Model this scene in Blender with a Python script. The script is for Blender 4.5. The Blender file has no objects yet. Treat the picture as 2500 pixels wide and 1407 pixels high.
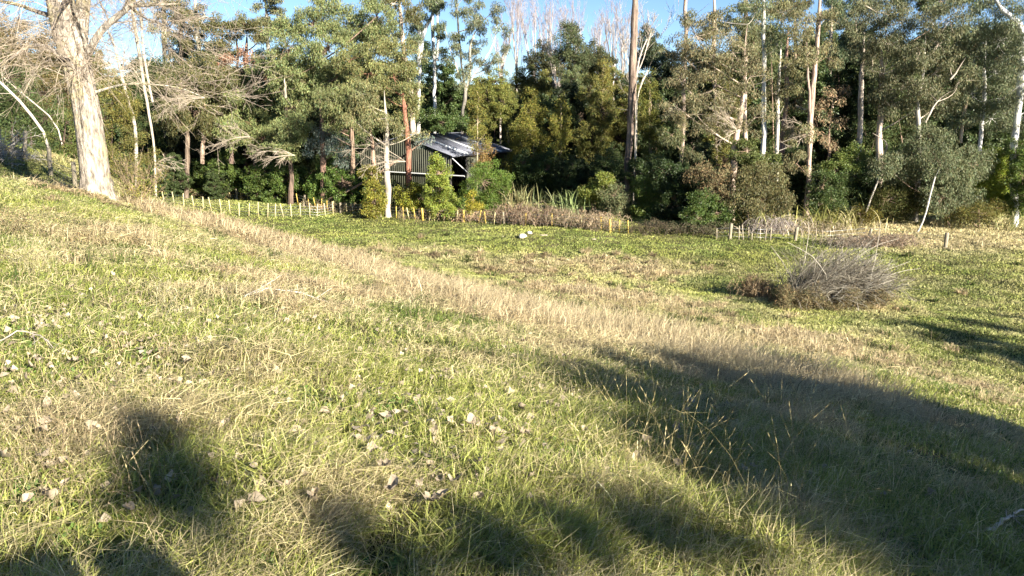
import bpy, math, numpy as np
from mathutils import Vector
R = math.radians
rs = np.random.RandomState(7)
scn = bpy.context.scene
# ---------------------------------------------------------------- camera, sky, sun, exposure
F = 1853.0; PITCH = 13.5; CP, SP = math.cos(R(PITCH)), math.sin(R(PITCH))
cam_d = bpy.data.cameras.new("camera"); cam = bpy.data.objects.new("camera", cam_d)
scn.collection.objects.link(cam)
cam_d.sensor_width = 36; cam_d.lens = 36 * F / 2500; cam_d.clip_start = .05; cam_d.clip_end = 6000
cam.location = (0, 0, 0); cam.rotation_euler = (R(90 - PITCH), 0, 0)
scn.camera = cam
SUN_AZ, SUN_EL = 42.0, 23.0       # degrees right of straight behind the camera, above the horizon
SD = np.array([math.sin(R(SUN_AZ)) * math.cos(R(SUN_EL)), -math.cos(R(SUN_AZ)) * math.cos(R(SUN_EL)), math.sin(R(SUN_EL))])
sun_d = bpy.data.lights.new("sun", 'SUN'); sun_d.energy = 5.0; sun_d.angle = R(.5); sun_d.color = (1, .93, .80)
sun = bpy.data.objects.new("sun", sun_d); scn.collection.objects.link(sun)
sun.rotation_euler = Vector(SD).to_track_quat('Z', 'Y').to_euler()
w = bpy.data.worlds.new("World"); scn.world = w; w.use_nodes = True
nt = w.node_tree; bg = nt.nodes['Background']
sky = nt.nodes.new('ShaderNodeTexSky'); sky.sky_type = 'NISHITA'; sky.sun_disc = False
sky.sun_elevation = R(SUN_EL); sky.sun_rotation = math.atan2(SD[0], SD[1]); sky.air_density = .65; sky.dust_density = .0; sky.ozone_density = 3.5
nt.links.new(sky.outputs[0], bg.inputs[0]); bg.inputs[1].default_value = .05
scn.view_settings.view_transform = 'Standard'; scn.view_settings.look = 'None'
scn.view_settings.exposure = 1.88; scn.view_settings.gamma = 1.0
scn.cycles.max_bounces = 5; scn.cycles.diffuse_bounces = 3; scn.cycles.glossy_bounces = 2
scn.cycles.transmission_bounces = 3; scn.cycles.transparent_max_bounces = 4
scn.cycles.use_adaptive_sampling = True; scn.cycles.adaptive_threshold = .03

# ---------------------------------------------------------------- photo pixel -> world
def slope(px, py):          # world direction with y = 1
    u = (np.asarray(px, float) - 1250) / F; v = (703.5 - np.asarray(py, float)) / F
    y = CP + v * SP; z = -SP + v * CP
    return u / y, z / y
def W(px, py, Y):
    sx, sz = slope(px, py); return np.stack([sx * Y, np.broadcast_to(Y, np.shape(sx)) * 1.0, sz * Y], -1)
def project(p):
    d = p[..., 1] * CP - p[..., 2] * SP; up = p[..., 1] * SP + p[..., 2] * CP
    return 1250 + F * p[..., 0] / d, 703.5 - F * up / d
def sstep(a, b, x):
    t = np.clip((x - a) / (b - a), 0, 1); return t * t * (3 - 2 * t)

# ---------------------------------------------------------------- terrain height
LOW = -10.2
ctrl = [(0,1407,-1.7),(600,1407,-1.7),(1250,1407,-1.75),(1800,1407,-2.0),(2500,1407,-2.7),
 (0,1100,-1.8),(600,1100,-1.85),(1250,1100,-2.05),(1700,1100,-2.5),(2100,1100,-3.2),(2500,1100,-4.3),
 (0,950,-1.85),(600,950,-2.0),(1250,950,-2.6),(1700,950,-3.5),(2100,960,-4.8),(2500,1000,-5.8),
 (0,820,-1.95),(500,820,-2.15),(900,820,-2.7),(1250,820,-3.7),(1500,830,-5.0),(1700,850,-6.5),(2100,870,-8.5),(2500,890,-9.6),
 (1250,760,-5.2),(1500,760,-7.6),(1800,760,-9.6),
 (0,700,-2.1),(400,700,-2.5),(800,700,-3.6),(1000,700,-5.2),(1250,700,-8.0),(1600,700,-10.3),(2000,730,-10.4),(2500,730,-10.4),
 (0,600,-2.3),(300,600,-2.7),(550,600,-4.2),(750,600,-7.5),(1000,620,-9.9),
 (0,540,-2.4),(240,540,-2.9),(450,560,-4.4),(400,512,-4.5),(480,535,-5.4),(600,560,-7.6),(0,495,-2.5),(240,495,-3.2),(330,495,-4.0),(0,440,-2.8),(120,440,-3.2)]
C = []
for px, py, z in ctrl:
    sx, sz = slope(px, py); Y = z / sz; C.append((sx * Y, Y, z))
C += [(-13,38,-6.4),(-10,50,-9.6),(-20,50,-8.2),(-28,60,-9.0),(-17,37,-5.6),(-15,44,-7.6),(-24,55,-8.4),(-24,42,-3.0),(-34,48,-3.0),(0,45,-10.4),(10,50,-10.5),(25,50,-10.5),(45,45,-10.5),(0,62,-10.5),(30,64,-10.5),
      (0,0,-1.7),(-5,0,-1.65),(5,0,-2.6),(-8,8,-1.8),(-14,14,-2.1),(0,-8,-1.7),(10,0,-4.8),(16,6,-7.6),(20,14,-9.3),(24,0,-8.0),(40,10,-9.8),(40,25,-10.4),(12,-12,-3.4),(-12,-10,-1.5),(30,-15,-7.5)]
C = np.array(C)
def H0(x, y):
    d = .78 * (x - 12) + .625 * (y - 4); return -1.8 - 8.6 * sstep(-8, 22, d)
def tps(r2): return r2 * np.log(r2 + 1e-6)
n = len(C); d2 = ((C[:, None, :2] - C[None, :, :2]) ** 2).sum(-1)
A = np.zeros((n + 3, n + 3)); A[:n, :n] = tps(d2) + np.eye(n) * 2.0; A[:n, n] = 1; A[:n, n+1:] = C[:, :2]; A[n, :n] = 1; A[n+1:, :n] = C[:, :2].T
sol = np.linalg.solve(A, np.r_[C[:, 2] - H0(C[:, 0], C[:, 1]), 0, 0, 0])
# cheap repeatable value noise
NT = np.random.RandomState(3).rand(256, 256)
def vnoise(x, y, s):
    x = np.asarray(x) / s + 1000.5; y = np.asarray(y) / s + 1000.5
    i = np.floor(x).astype(int); j = np.floor(y).astype(int); u = x - i; v = y - j; u = u*u*(3-2*u); v = v*v*(3-2*v)
    g = lambda a, b: NT[a % 256, b % 256]
    return (g(i,j)*(1-u)+g(i+1,j)*u)*(1-v) + (g(i,j+1)*(1-u)+g(i+1,j+1)*u)*v - .5
def H(x, y, micro=True):
    x = np.asarray(x, float); y = np.asarray(y, float); sh = np.broadcast(x, y).shape
    x = np.broadcast_to(x, sh).ravel(); y = np.broadcast_to(y, sh).ravel(); out = np.zeros(x.size)
    for k in range(0, x.size, 20000):
        a, b = x[k:k+20000], y[k:k+20000]
        q = (a[:, None] - C[None, :, 0]) ** 2 + (b[:, None] - C[None, :, 1]) ** 2
        out[k:k+20000] = tps(q) @ sol[:n] + sol[n] + sol[n+1] * a + sol[n+2] * b
    win = (1 - sstep(45, 75, np.abs(x))) * (1 - sstep(60, 85, y)) * sstep(-40, -14, y)
    h = H0(x, y) + out * win
    h = h * 1.0
    left = sstep(-34, -60, x) * sstep(20, 45, y); h = h * (1 - left) + left * -4.5
    far = sstep(58, 75, y); h = h * (1 - far) + far * (LOW + .9 * sstep(-8, -45, x) * sstep(150, 60, y))
    k = .5; h = LOW + k * np.log1p(np.exp(np.clip((h - LOW) / k, -30, 30)))    # never under the paddock
    hill = 15.5 * sstep(98, 215, y + .12 * np.abs(x)) + 10 * sstep(215, 700, y) + 4 * vnoise(x, y, 60) * sstep(105, 180, y)
    h = h + hill
    if micro:
        h = h + .10 * vnoise(x, y, 1.6) + .16 * sstep(9, 25, y) * vnoise(x, y, .95) + .05 * vnoise(x, y, .55) + .28 * vnoise(x, y, 7)
    return h.reshape(sh)
def hit(px, py):            # where the ray through a photo pixel meets the ground
    sx, sz = slope(px, py); Ys = np.exp(np.linspace(math.log(1.8), math.log(260), 900))
    d = sz * Ys - H(sx * Ys, Ys, False); i = np.argmax(d < 0) if (d < 0).any() else len(Ys) - 1
    return np.array([sx * Ys[i], Ys[i], H(sx * Ys[i], Ys[i])[()]])

# ---------------------------------------------------------------- materials
def newmat(name):
    m = bpy.data.materials.new(name); m.use_nodes = True; t = m.node_tree; return m, t, t.nodes['Principled BSDF']
def nd(t, ty, **k):
    o = t.nodes.new(ty)
    for a, b in k.items(): setattr(o, a, b)
    return o
def noise(t, scale, detail=4, rough=.6, vec=None, stretch=None):
    o = nd(t, 'ShaderNodeTexNoise'); o.inputs['Scale'].default_value = scale; o.inputs['Detail'].default_value = detail; o.inputs['Roughness'].default_value = rough
    tc = nd(t, 'ShaderNodeTexCoord'); src = tc.outputs['Object']
    if stretch:
        mp = nd(t, 'ShaderNodeMapping'); mp.inputs['Scale'].default_value = stretch; t.links.new(src, mp.inputs[0]); src = mp.outputs[0]
    t.links.new(src, o.inputs['Vector']); return o
def ramp(t, src, stops):
    r = nd(t, 'ShaderNodeValToRGB'); e = r.color_ramp.elements
    while len(e) < len(stops): e.new(.5)
    for k, (p, c) in enumerate(stops): e[k].position = p; e[k].color = (*c, 1)
    t.links.new(src, r.inputs[0]); return r
def leaf_mat(name, rough=.5, transl=.3, spec=.4):
    m, t, b = newmat(name); at = nd(t, 'ShaderNodeAttribute', attribute_name='Col')
    oi = nd(t, 'ShaderNodeObjectInfo'); hs = nd(t, 'ShaderNodeHueSaturation')
    mr = nd(t, 'ShaderNodeMapRange'); mr.inputs[3].default_value = .78 if name not in ('grass_blade', 'dead_leaf') else .95; mr.inputs[4].default_value = 1.02
    t.links.new(oi.outputs['Random'], mr.inputs[0]); t.links.new(mr.outputs[0], hs.inputs['Value']); t.links.new(at.outputs['Color'], hs.inputs['Color'])
    t.links.new(hs.outputs[0], b.inputs['Base Color']); b.inputs['Roughness'].default_value = rough; b.inputs['Specular IOR Level'].default_value = spec
    tr = nd(t, 'ShaderNodeBsdfTranslucent'); mx = nd(t, 'ShaderNodeMixShader'); mx.inputs[0].default_value = transl
    t.links.new(hs.outputs[0], tr.inputs[0]); t.links.new(b.outputs[0], mx.inputs[1]); t.links.new(tr.outputs[0], mx.inputs[2])
    t.links.new(mx.outputs[0], t.nodes['Material Output'].inputs[0]); return m
def bark_mat(name, stretch, scale, lo, hi, bump, rough=.85, lichen=None):
    m, t, b = newmat(name); at = nd(t, 'ShaderNodeAttribute', attribute_name='Col')
    n1 = noise(t, scale, 6, .65, stretch=stretch); r = ramp(t, n1.outputs[0], [(.36, (lo,)*3), (.62, (hi,)*3)])
    mx = nd(t, 'ShaderNodeMix', data_type='RGBA', blend_type='MULTIPLY'); mx.inputs[0].default_value = 1
    t.links.new(at.outputs['Color'], mx.inputs[6]); t.links.new(r.outputs[0], mx.inputs[7]); out = mx.outputs[2]
    if lichen:
        n2 = noise(t, lichen[0], 5, .7); r2 = ramp(t, n2.outputs[0], [(.52, (0,)*3), (.66, (1,)*3)])
        m2 = nd(t, 'ShaderNodeMix', data_type='RGBA'); t.links.new(r2.outputs[0], m2.inputs[0]); t.links.new(out, m2.inputs[6]); m2.inputs[7].default_value = (*lichen[1], 1); out = m2.outputs[2]
    t.links.new(out, b.inputs['Base Color']); b.inputs['Roughness'].default_value = rough; b.inputs['Specular IOR Level'].default_value = .2
    bp = nd(t, 'ShaderNodeBump'); bp.inputs['Strength'].default_value = 1; bp.inputs['Distance'].default_value = bump
    t.links.new(n1.outputs[0], bp.inputs['Height']); t.links.new(bp.outputs[0], b.inputs['Normal']); return m
def plain_mat(name, col, rough=.7, nscale=8, var=.25, metal=0, stretch=None, bump=0):
    m, t, b = newmat(name); n1 = noise(t, nscale, 5, .65, stretch=stretch)
    r = ramp(t, n1.outputs[0], [(.3, tuple(c * (1 - var) for c in col)), (.7, tuple(min(c * (1 + var), .95) for c in col))])
    t.links.new(r.outputs[0], b.inputs['Base Color']); b.inputs['Roughness'].default_value = rough; b.inputs['Metallic'].default_value = metal
    if bump:
        bp = nd(t, 'ShaderNodeBump'); bp.inputs['Distance'].default_value = bump; t.links.new(n1.outputs[0], bp.inputs['Height']); t.links.new(bp.outputs[0], b.inputs['Normal'])
    return m
M = dict(
 leaf=leaf_mat('gum_leaf', .55, .22, .32), soft=leaf_mat('soft_leaf', .55, .3, .35), shiny=leaf_mat('glossy_leaf', .5, .25, .35), needle=leaf_mat('needle_foliage', .65, .25, .2),
 grass=leaf_mat('grass_blade', .6, .42, .25), dead=leaf_mat('dead_leaf', .75, .2, .2), blade=leaf_mat('flax_blade', .45, .2, .4),
 smooth=bark_mat('smooth_pale_bark', (1, 1, .22), 2.2, .45, 1.15, .01), string=bark_mat('stringy_bark', (6, 6, .3), 1.6, .22, 1.35, .09),
 poplar=bark_mat('furrowed_poplar_bark', (7, 7, 1.8), 1.5, .25, 1.1, .10, .9, (1.3, (.36, .31, .15))), twig=bark_mat('twig_bark', (1, 1, 1), 4, .7, 1.2, .003),
)
def soil():
    m, t, b = newmat('thatch_and_soil')
    n1 = noise(t, .35, 6, .6); n2 = noise(t, 9, 6, .75); n3 = noise(t, 60, 3, .7)
    r1 = ramp(t, n1.outputs[0], [(.35, (.075, .10, .024)), (.5, (.11, .11, .04)), (.66, (.17, .145, .08))])
    r2 = ramp(t, n2.outputs[0], [(.35, (.4,)*3), (.65, (1.1,)*3)]); r3 = ramp(t, n3.outputs[0], [(.35, (.45,)*3), (.65, (1.2,)*3)])
    a = nd(t, 'ShaderNodeMix', data_type='RGBA', blend_type='MULTIPLY'); a.inputs[0].default_value = 1; c = nd(t, 'ShaderNodeMix', data_type='RGBA', blend_type='MULTIPLY'); c.inputs[0].default_value = 1
    t.links.new(r1.outputs[0], a.inputs[6]); t.links.new(r2.outputs[0], a.inputs[7]); t.links.new(a.outputs[2], c.inputs[6]); t.links.new(r3.outputs[0], c.inputs[7])
    t.links.new(c.outputs[2], b.inputs['Base Color']); b.inputs['Roughness'].default_value = .95; b.inputs['Specular IOR Level'].default_value = .1
    return m
# ---------------------------------------------------------------- mesh building
COL = scn.collection
def mesh(name, V, faces, mat, col=None, parent=None, smooth=False):
    """V (n,3); faces = list of (k, n_i) index arrays"""
    me = bpy.data.meshes.new(name); V = np.asarray(V, np.float32)
    li = np.concatenate([f.ravel() for f in faces]).astype(np.int32); sz = np.concatenate([np.full(len(f), f.shape[1], np.int32) for f in faces])
    me.vertices.add(len(V)); me.vertices.foreach_set('co', V.ravel())
    me.loops.add(len(li)); me.loops.foreach_set('vertex_index', li)
    me.polygons.add(len(sz)); me.polygons.foreach_set('loop_start', np.r_[0, np.cumsum(sz)[:-1]].astype(np.int32))
    if smooth: me.polygons.foreach_set('use_smooth', np.ones(len(sz), bool))
    if col is not None:
        a = me.color_attributes.new('Col', 'FLOAT_COLOR', 'POINT'); c = np.ones((len(V), 4), np.float32); c[:, :3] = np.clip(col, 0, 1); a.data.foreach_set('color', c.ravel())
    me.update(calc_edges=True); me.materials.append(mat)
    o = bpy.data.objects.new(name, me); COL.objects.link(o)
    if parent is not None: o.parent = parent
    return o
class Acc:
    def __init__(s): s.V = []; s.C = []; s.F = {}; s.n = 0
    def add(s, V, F, C):
        V = np.asarray(V, float).reshape(-1, 3); F = np.asarray(F).reshape(-1, np.shape(F)[-1]); s.V.append(V); s.C.append(np.broadcast_to(C, V.shape)); s.F.setdefault(F.shape[1], []).append(F + s.n); s.n += len(V)
    def build(s, name, mat, parent=None, smooth=False, origin=None):
        V = np.concatenate(s.V)
        if origin is not None: V = V - np.asarray(origin)
        return mesh(name, V, [np.concatenate(v) for v in s.F.values()], mat, np.concatenate(s.C), parent, smooth)
def nrm(v): return v / (np.linalg.norm(v, axis=-1, keepdims=True) + 1e-9)
def tubes(acc, P, Rr, sides, col):
    """P (M,N,3) paths, Rr (M,N) radii"""
    P = np.asarray(P, float); Rr = np.asarray(Rr, float)
    if P.ndim == 2: P = P[None]; Rr = Rr[None]
    Mn, N, _ = P.shape; T = nrm(np.gradient(P, axis=1)); ref = np.zeros_like(T); ref[..., 0] = .31; ref[..., 1] = .95
    flip = np.abs((T * nrm(ref)).sum(-1)) > .93; ref[flip] = (1, 0, .2)
    U = nrm(np.cross(T, ref)); Vv = np.cross(T, U); a = np.linspace(0, 2*np.pi, sides, endpoint=False)
    ring = P[:, :, None] + Rr[:, :, None, None] * (np.cos(a)[:, None] * U[:, :, None] + np.sin(a)[:, None] * Vv[:, :, None])
    idx = np.arange(Mn*N*sides).reshape(Mn, N, sides); q = np.stack([idx[:, :-1], np.roll(idx, -1, 2)[:, :-1], np.roll(idx, -1, 2)[:, 1:], idx[:, 1:]], -1)
    c = np.asarray(col, float)
    if c.ndim == 2: c = np.repeat(c, N*sides, 0)
    elif c.ndim == 3: c = np.repeat(c.reshape(-1, 3), sides, 0)
    acc.add(ring.reshape(-1, 3), q.reshape(-1, 4), c)
def leafcloud(acc, cen, rad, per, L, Wd, droop, col, rg, out=None, squash=1.0, var=.28):
    K = len(cen); n_ = K * per; rad = np.broadcast_to(rad, K)
    d = nrm(rg.normal(size=(n_, 3))); d *= (rg.rand(n_, 1) ** .45) * np.repeat(rad, per)[:, None]; d[:, 2] *= squash
    p = np.repeat(cen, per, 0) + d
    a = rg.normal(size=(n_, 3)) * (1 - droop) + np.array([0, 0, -1.6]) * droop
    if out is not None: a += out * nrm(d)
    a = nrm(a); b = nrm(np.cross(a, rg.normal(size=(n_, 3)))); l = L * (.6 + .8 * rg.rand(n_, 1)); wd = Wd * (.7 + .6 * rg.rand(n_, 1))
    V = np.stack([p, p + a*l*.45 + b*wd*.5, p + a*l, p + a*l*.45 - b*wd*.5], 1)
    cc = np.repeat(1 + var * rg.normal(size=(K, 1)) * .7, per, 0) * np.exp(var * rg.normal(size=(n_, 1)))
    cc = np.clip(cc, .4, 2.0) * np.asarray(col); cc[:, 0] *= 1 + .12 * rg.normal(size=n_)
    acc.add(V.reshape(-1, 3), np.arange(n_*4).reshape(-1, 4), np.repeat(cc, 4, 0))
def tag(o, label=None, cat=None, group=None, kind=None):
    for k, v in (('label', label), ('category', cat), ('group', group), ('kind', kind)):
        if v: o[k] = v
    return o
def empty(name, loc, label, cat, group=None):
    o = bpy.data.objects.new(name, None); o.empty_display_size = .2; COL.objects.link(o); o.location = tuple(float(v) for v in loc); return tag(o, label, cat, group)
def box(acc, c0, c1, col=(.5,.5,.5), B=None, O=(0,0,0)):
    x0, y0, z0 = c0; x1, y1, z1 = c1
    V = np.array([(x0,y0,z0),(x1,y0,z0),(x1,y1,z0),(x0,y1,z0),(x0,y0,z1),(x1,y0,z1),(x1,y1,z1),(x0,y1,z1)], float)
    if B is not None: V = V @ np.asarray(B)
    acc.add(V + np.asarray(O), [(0,3,2,1),(4,5,6,7),(0,1,5,4),(1,2,6,5),(2,3,7,6),(3,0,4,7)], col)
# ---------------------------------------------------------------- ground sheet (reaches the horizon)
def axis(nn, k, s, c=0): t = np.linspace(-1, 1, nn); return c + s * np.sinh(k * t) / np.sinh(k)
gx = axis(761, 7.4, 2500); gy = axis(761, 7.0, 2500, 8)
GX, GY = np.meshgrid(gx, gy); GZ = H(GX, GY); ii = np.arange(GX.size).reshape(GX.shape)
q = np.stack([ii[:-1, :-1], ii[:-1, 1:], ii[1:, 1:], ii[1:, :-1]], -1).reshape(-1, 4)
g = mesh('ground', np.stack([GX, GY, GZ], -1).reshape(-1, 3), [q], soil(), smooth=True); tag(g, kind='structure')

# ---------------------------------------------------------------- grass
def blob(px, py, r):   # a patch in the world, found from where it shows in the photo
    p = hit(px, py); return (p[0], p[1], min(r, .085 * p[1] + .05) if p[1] < 9 else r)
TAN = [(blob(px, py, r), w_) for px, py, r, w_ in [
 (420,520,3.5,1),(560,560,4,1),(700,600,4,1),(850,640,4,1),(960,680,4,.95),(1080,720,3.5,.9),(1200,760,3,.9),(1320,800,2.6,.95),(1450,820,2.4,.9),(1600,860,2.4,.9),(1750,900,2,.8),(1920,960,1.8,.9),(2080,990,1.8,.8),
 (300,560,2,.5),(250,600,2,.5),(660,950,.5,.6),(600,1000,.3,.5),(80,1120,.4,.5),(330,1150,.35,.6),(150,1200,.3,.4),(820,800,1.2,.5),(100,460,3,.5),(250,440,2.5,.8),(1250,870,1.1,.5),(1100,900,.9,.4),(550,740,1.0,.45),(880,740,1.5,.5),
 (1250,640,6,.55),(1500,650,6,.5),(1700,640,6,.4),(1000,610,5,.5),(1650,740,5,.5),(1450,730,5,.6),(1850,820,4,.6),(2050,860,3,.5),(2400,960,3,.6),(2200,760,3,.3),(2330,830,2.5,.3),(2450,700,3,.3),
 (2200,570,8,1),(2450,560,9,1),(2000,560,5,.8),(2330,600,5,.6),(90,660,.9,.8),(700,660,1,.6),(1900,1330,.8,.5),(1000,1300,.6,.5),(750,1380,.5,.5),(1950,1060,1.5,.6)]]
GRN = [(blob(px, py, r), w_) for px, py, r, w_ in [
 (900,545,7,1),(1150,560,6,1),(1400,580,5,1),(1650,600,4.5,1),(1850,615,4,1),(700,530,6,.9),(1300,600,4,.6),(200,760,2,.3),(1100,1100,1.2,.7),(1500,1100,1.3,.8),(1300,1200,1,.7),(900,1200,.8,.5),(1050,1000,1,.5),(1700,1300,1,.5),(2300,1150,2.5,.9),(2100,1300,2,.8),(2000,1120,2,.5),(2450,1350,2,.8),(1250,1380,.6,.6),(600,1380,.5,.5),(800,1100,.7,.4),(450,1280,.5,.4),(2200,660,3,.4),(1850,700,3,.6),(1650,720,2.5,.5),(250,850,1,.4),(560,840,.8,.3),(400,1380,.5,.6),(60,1000,.7,.3)]]  # big lower right patches also put the shade's cooler green into the turf
def tan_amount(x, y):
    t = -.04 + .16 * sstep(14, 30, y) - .09 * (1 - sstep(4.5, 9, np.hypot(x, y))) + .5 * vnoise(x, y, 2.3) + .45 * vnoise(x, y, .7) + .3 * vnoise(x, y, 9)
    for (cx, cy, r), w_ in TAN: t = t + w_ * .75 * np.exp(-((x-cx)**2 + (y-cy)**2) / (r*r))
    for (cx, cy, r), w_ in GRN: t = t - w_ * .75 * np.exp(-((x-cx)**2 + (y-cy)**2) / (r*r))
    return np.clip(t, 0, 1)
def blades(acc, x, y, L, wd, lean, az, col, curl=.5, z=None, tipcol=None):
    m = len(x); z = H(x, y) - .01 if z is None else z; b = np.stack([x, y, z], -1)
    dirh = np.stack([np.cos(az), np.sin(az), np.zeros(m)], -1); side = nrm(np.cross(dirh, (0, 0, 1.)) + .5 * rs.normal(size=(m, 3))); up = np.array([0, 0, 1.])
    th1 = lean[:, None] * .5; th2 = lean[:, None] * (1 + curl)
    p1 = b + L[:, None] * .5 * (up * np.cos(th1) + dirh * np.sin(th1)); p2 = p1 + L[:, None] * .5 * (up * np.cos(th2) + dirh * np.sin(th2))
    h = wd[:, None] * .5
    V = np.stack([b - side*h, b + side*h, p1 + side*h*.85, p1 - side*h*.85, p2], 1); k = np.arange(m)[:, None] * 5
    c = np.repeat(col, 5, 0)
    o = acc.n; acc.V.append(V.reshape(-1, 3)); acc.C.append(c); acc.F.setdefault(4, []).append(k + [0,1,2,3] + o); acc.F.setdefault(3, []).append(k + [3,2,4] + o); acc.n += m*5
def grass_field(N, seed):
    rg = np.random.RandomState(seed)
    r = np.exp(rg.uniform(math.log(1.9), math.log(88), N)); th = rg.uniform(R(-46), R(46), N)
    x = r * np.sin(th); y = r * np.cos(th)
    keep = (y < 84)
    return x[keep], y[keep], r[keep], rg
# short sward, mostly green, some straw in it
x, y, r, rg = grass_field(860000, 11)
x2, y2, r2_, _ = grass_field(1500000, 12); k2 = (r2_ > 15) & (rg.rand(len(x2)) < sstep(14, 22, r2_)); x2, y2, r2_ = x2[k2], y2[k2], r2_[k2]
gap = rg.rand(len(x)) < np.clip(.78 + 2.2 * vnoise(x, y, .19) + .9 * vnoise(x, y, .5), .12, 1) + sstep(8, 16, r); x, y, r = x[gap], y[gap], r[gap]
x = np.r_[x, x2]; y = np.r_[y, y2]; r = np.r_[r, r2_]
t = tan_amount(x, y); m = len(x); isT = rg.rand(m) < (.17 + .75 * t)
far = sstep(12, 45, r)
Ln = np.where(isT, .10 + .16 * rg.rand(m) + .12 * t, .07 + .12 * rg.rand(m)) * (1 + .6 * vnoise(x, y, 1.1) + .7 * vnoise(x, y, .3)) * (1 + .0 * far)
wd = np.maximum(np.where(isT, .0032, .0066), r * np.where(r > 14, .0009, .00115))
green = np.array([.13, .185, .042]); yel = np.array([.36, .375, .095]); straw = np.array([.60, .52, .29]); brown = np.array([.36, .28, .17])
mixy = np.clip(.45 + .9 * vnoise(x, y, 3) + .35 * rg.normal(size=m), 0, 1)[:, None]
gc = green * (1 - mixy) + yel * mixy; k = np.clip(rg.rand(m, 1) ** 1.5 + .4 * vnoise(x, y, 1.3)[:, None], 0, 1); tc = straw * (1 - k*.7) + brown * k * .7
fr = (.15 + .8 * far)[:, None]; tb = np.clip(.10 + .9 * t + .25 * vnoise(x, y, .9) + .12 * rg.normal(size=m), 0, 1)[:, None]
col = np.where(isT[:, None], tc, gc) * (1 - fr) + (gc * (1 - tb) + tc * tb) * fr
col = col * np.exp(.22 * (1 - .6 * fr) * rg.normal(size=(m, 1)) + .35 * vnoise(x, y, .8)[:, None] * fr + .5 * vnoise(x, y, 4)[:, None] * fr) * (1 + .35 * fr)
lean = np.abs(rg.normal(size=m)) * .45 + .35 + isT * .25 + .25 * far
WIND = R(20)
az = np.where(rg.rand(m) < .45, WIND + rg.normal(size=m) * .7, rg.uniform(0, 2*np.pi, m))
ac = Acc(); blades(ac, x, y, Ln, wd, lean, az, col, .9)
gr = ac.build('short_grass', M['grass']); tag(gr, 'short green and straw coloured pasture grass covering the slope and paddock', 'grass', kind='stuff')
# tall dry grass on the bank: clumped
rg = np.random.RandomState(21); N = 26000
x, y, r, rg = grass_field(150000, 22); t = tan_amount(x, y); sel = rg.rand(len(x)) < np.clip((t - .5) * .9, 0, 1) * (.25 + .75 * sstep(4, 10, r)) * sstep(75, 30, r) ; x, y, r, t = x[sel][:N], y[sel][:N], r[sel][:N], t[sel][:N]
per = 6; xx = np.repeat(x, per) + rg.normal(size=len(x)*per) * .04; yy = np.repeat(y, per) + rg.normal(size=len(x)*per) * .04; rr = np.repeat(r, per); tt = np.repeat(t, per); m = len(xx)
Ln = (.12 + .30 * rg.rand(m) * (.4 + tt)) * np.clip(.5 + .06 * rr, .5, 1.45) * (1 + .5 * np.repeat(vnoise(x, y, 1.5), per)); wd = np.maximum(.0028, rr * .00085)
k = np.clip(rg.rand(m, 1) ** 1.6 + .5 * np.repeat(vnoise(x, y, 1.8), per)[:, None], 0, 1)
col = (np.array([.58, .49, .30]) * (1 - k*.6) + np.array([.36, .26, .17]) * k*.6) * np.exp(.2 * rg.normal(size=(m, 1)))
az = np.where(rg.rand(m) < .6, WIND + rg.normal(size=m) * .8, rg.uniform(0, 2*np.pi, m))
ac = Acc(); blades(ac, xx, yy, Ln, wd, .2 + .4 * np.abs(rg.normal(size=m)), az, col, 1.0)
tag(ac.build('tall_dry_grass', M['grass']), 'tall straw coloured dry grass standing along the crest of the bank', 'grass', kind='stuff')
# tussocks: rough clumps of straw and green blades, thickest along the bank
rg = np.random.RandomState(23); x, y, r, _ = grass_field(42000, 24); t = tan_amount(x, y)
sel = (rg.rand(len(x)) < np.clip(.02 + .5 * (t - .3), .015, .30) * (.6 + .4 * sstep(5, 12, r))) & (r < 62); x, y, r, t = x[sel], y[sel], r[sel], t[sel]
px0, py0 = W(238, 492, 26.0)[:2]; bx_ = px0 + rg.uniform(-1.6, 1.8, 60); by_ = py0 + rg.uniform(-1.5, -.35, 60); x = np.r_[x, bx_]; y = np.r_[y, by_]; r = np.r_[r, np.full(60, 26.)]; t = np.r_[t, np.full(60, .5)]
K = len(x); per = 48; size = rg.uniform(.5, 1.35, K) * np.clip(.5 + .045 * r, .6, 1.75) * np.where(np.hypot(x - px0, y - py0) < 3.5, .5, 1); S_ = np.repeat(size, per); m = K * per
ang = rg.uniform(0, 2*np.pi, m); rad = np.sqrt(rg.rand(m)) * .13 * S_; xx = np.repeat(x, per) + np.cos(ang) * rad; yy = np.repeat(y, per) + np.sin(ang) * rad
az = ang + rg.normal(size=m) * .6; az = np.where(rg.rand(m) < .3, WIND + rg.normal(size=m) * .6, az); Ln = S_ * rg.uniform(.16, .40, m); wd = np.maximum(.0030, np.repeat(r, per) * .0008)
isg = np.repeat(rg.rand(K) > .25 + t, per) & (rg.rand(m) < .8); k = np.clip(rg.rand(m, 1) * .7 + np.repeat(rg.rand(K, 1), per, 0) * .5, 0, 1)
col = np.where(isg[:, None], np.array([.09, .13, .03]), np.array([.60, .49, .29]) * (1 - k*.7) + np.array([.27, .19, .11]) * k*.7) * np.exp(.18 * rg.normal(size=(m, 1))) * np.repeat(np.exp(.22 * rg.normal(size=(K, 1))), per, 0)
ac = Acc(); blades(ac, xx, yy, Ln, wd, .15 + .35 * np.abs(rg.normal(size=m)) + rad * 3, az, col, 1.3)
tag(ac.build('tussock_grass', M['grass']), 'rough clumps of straw and dark green grass scattered over the bank and paddock', 'grass', kind='stuff')
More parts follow.
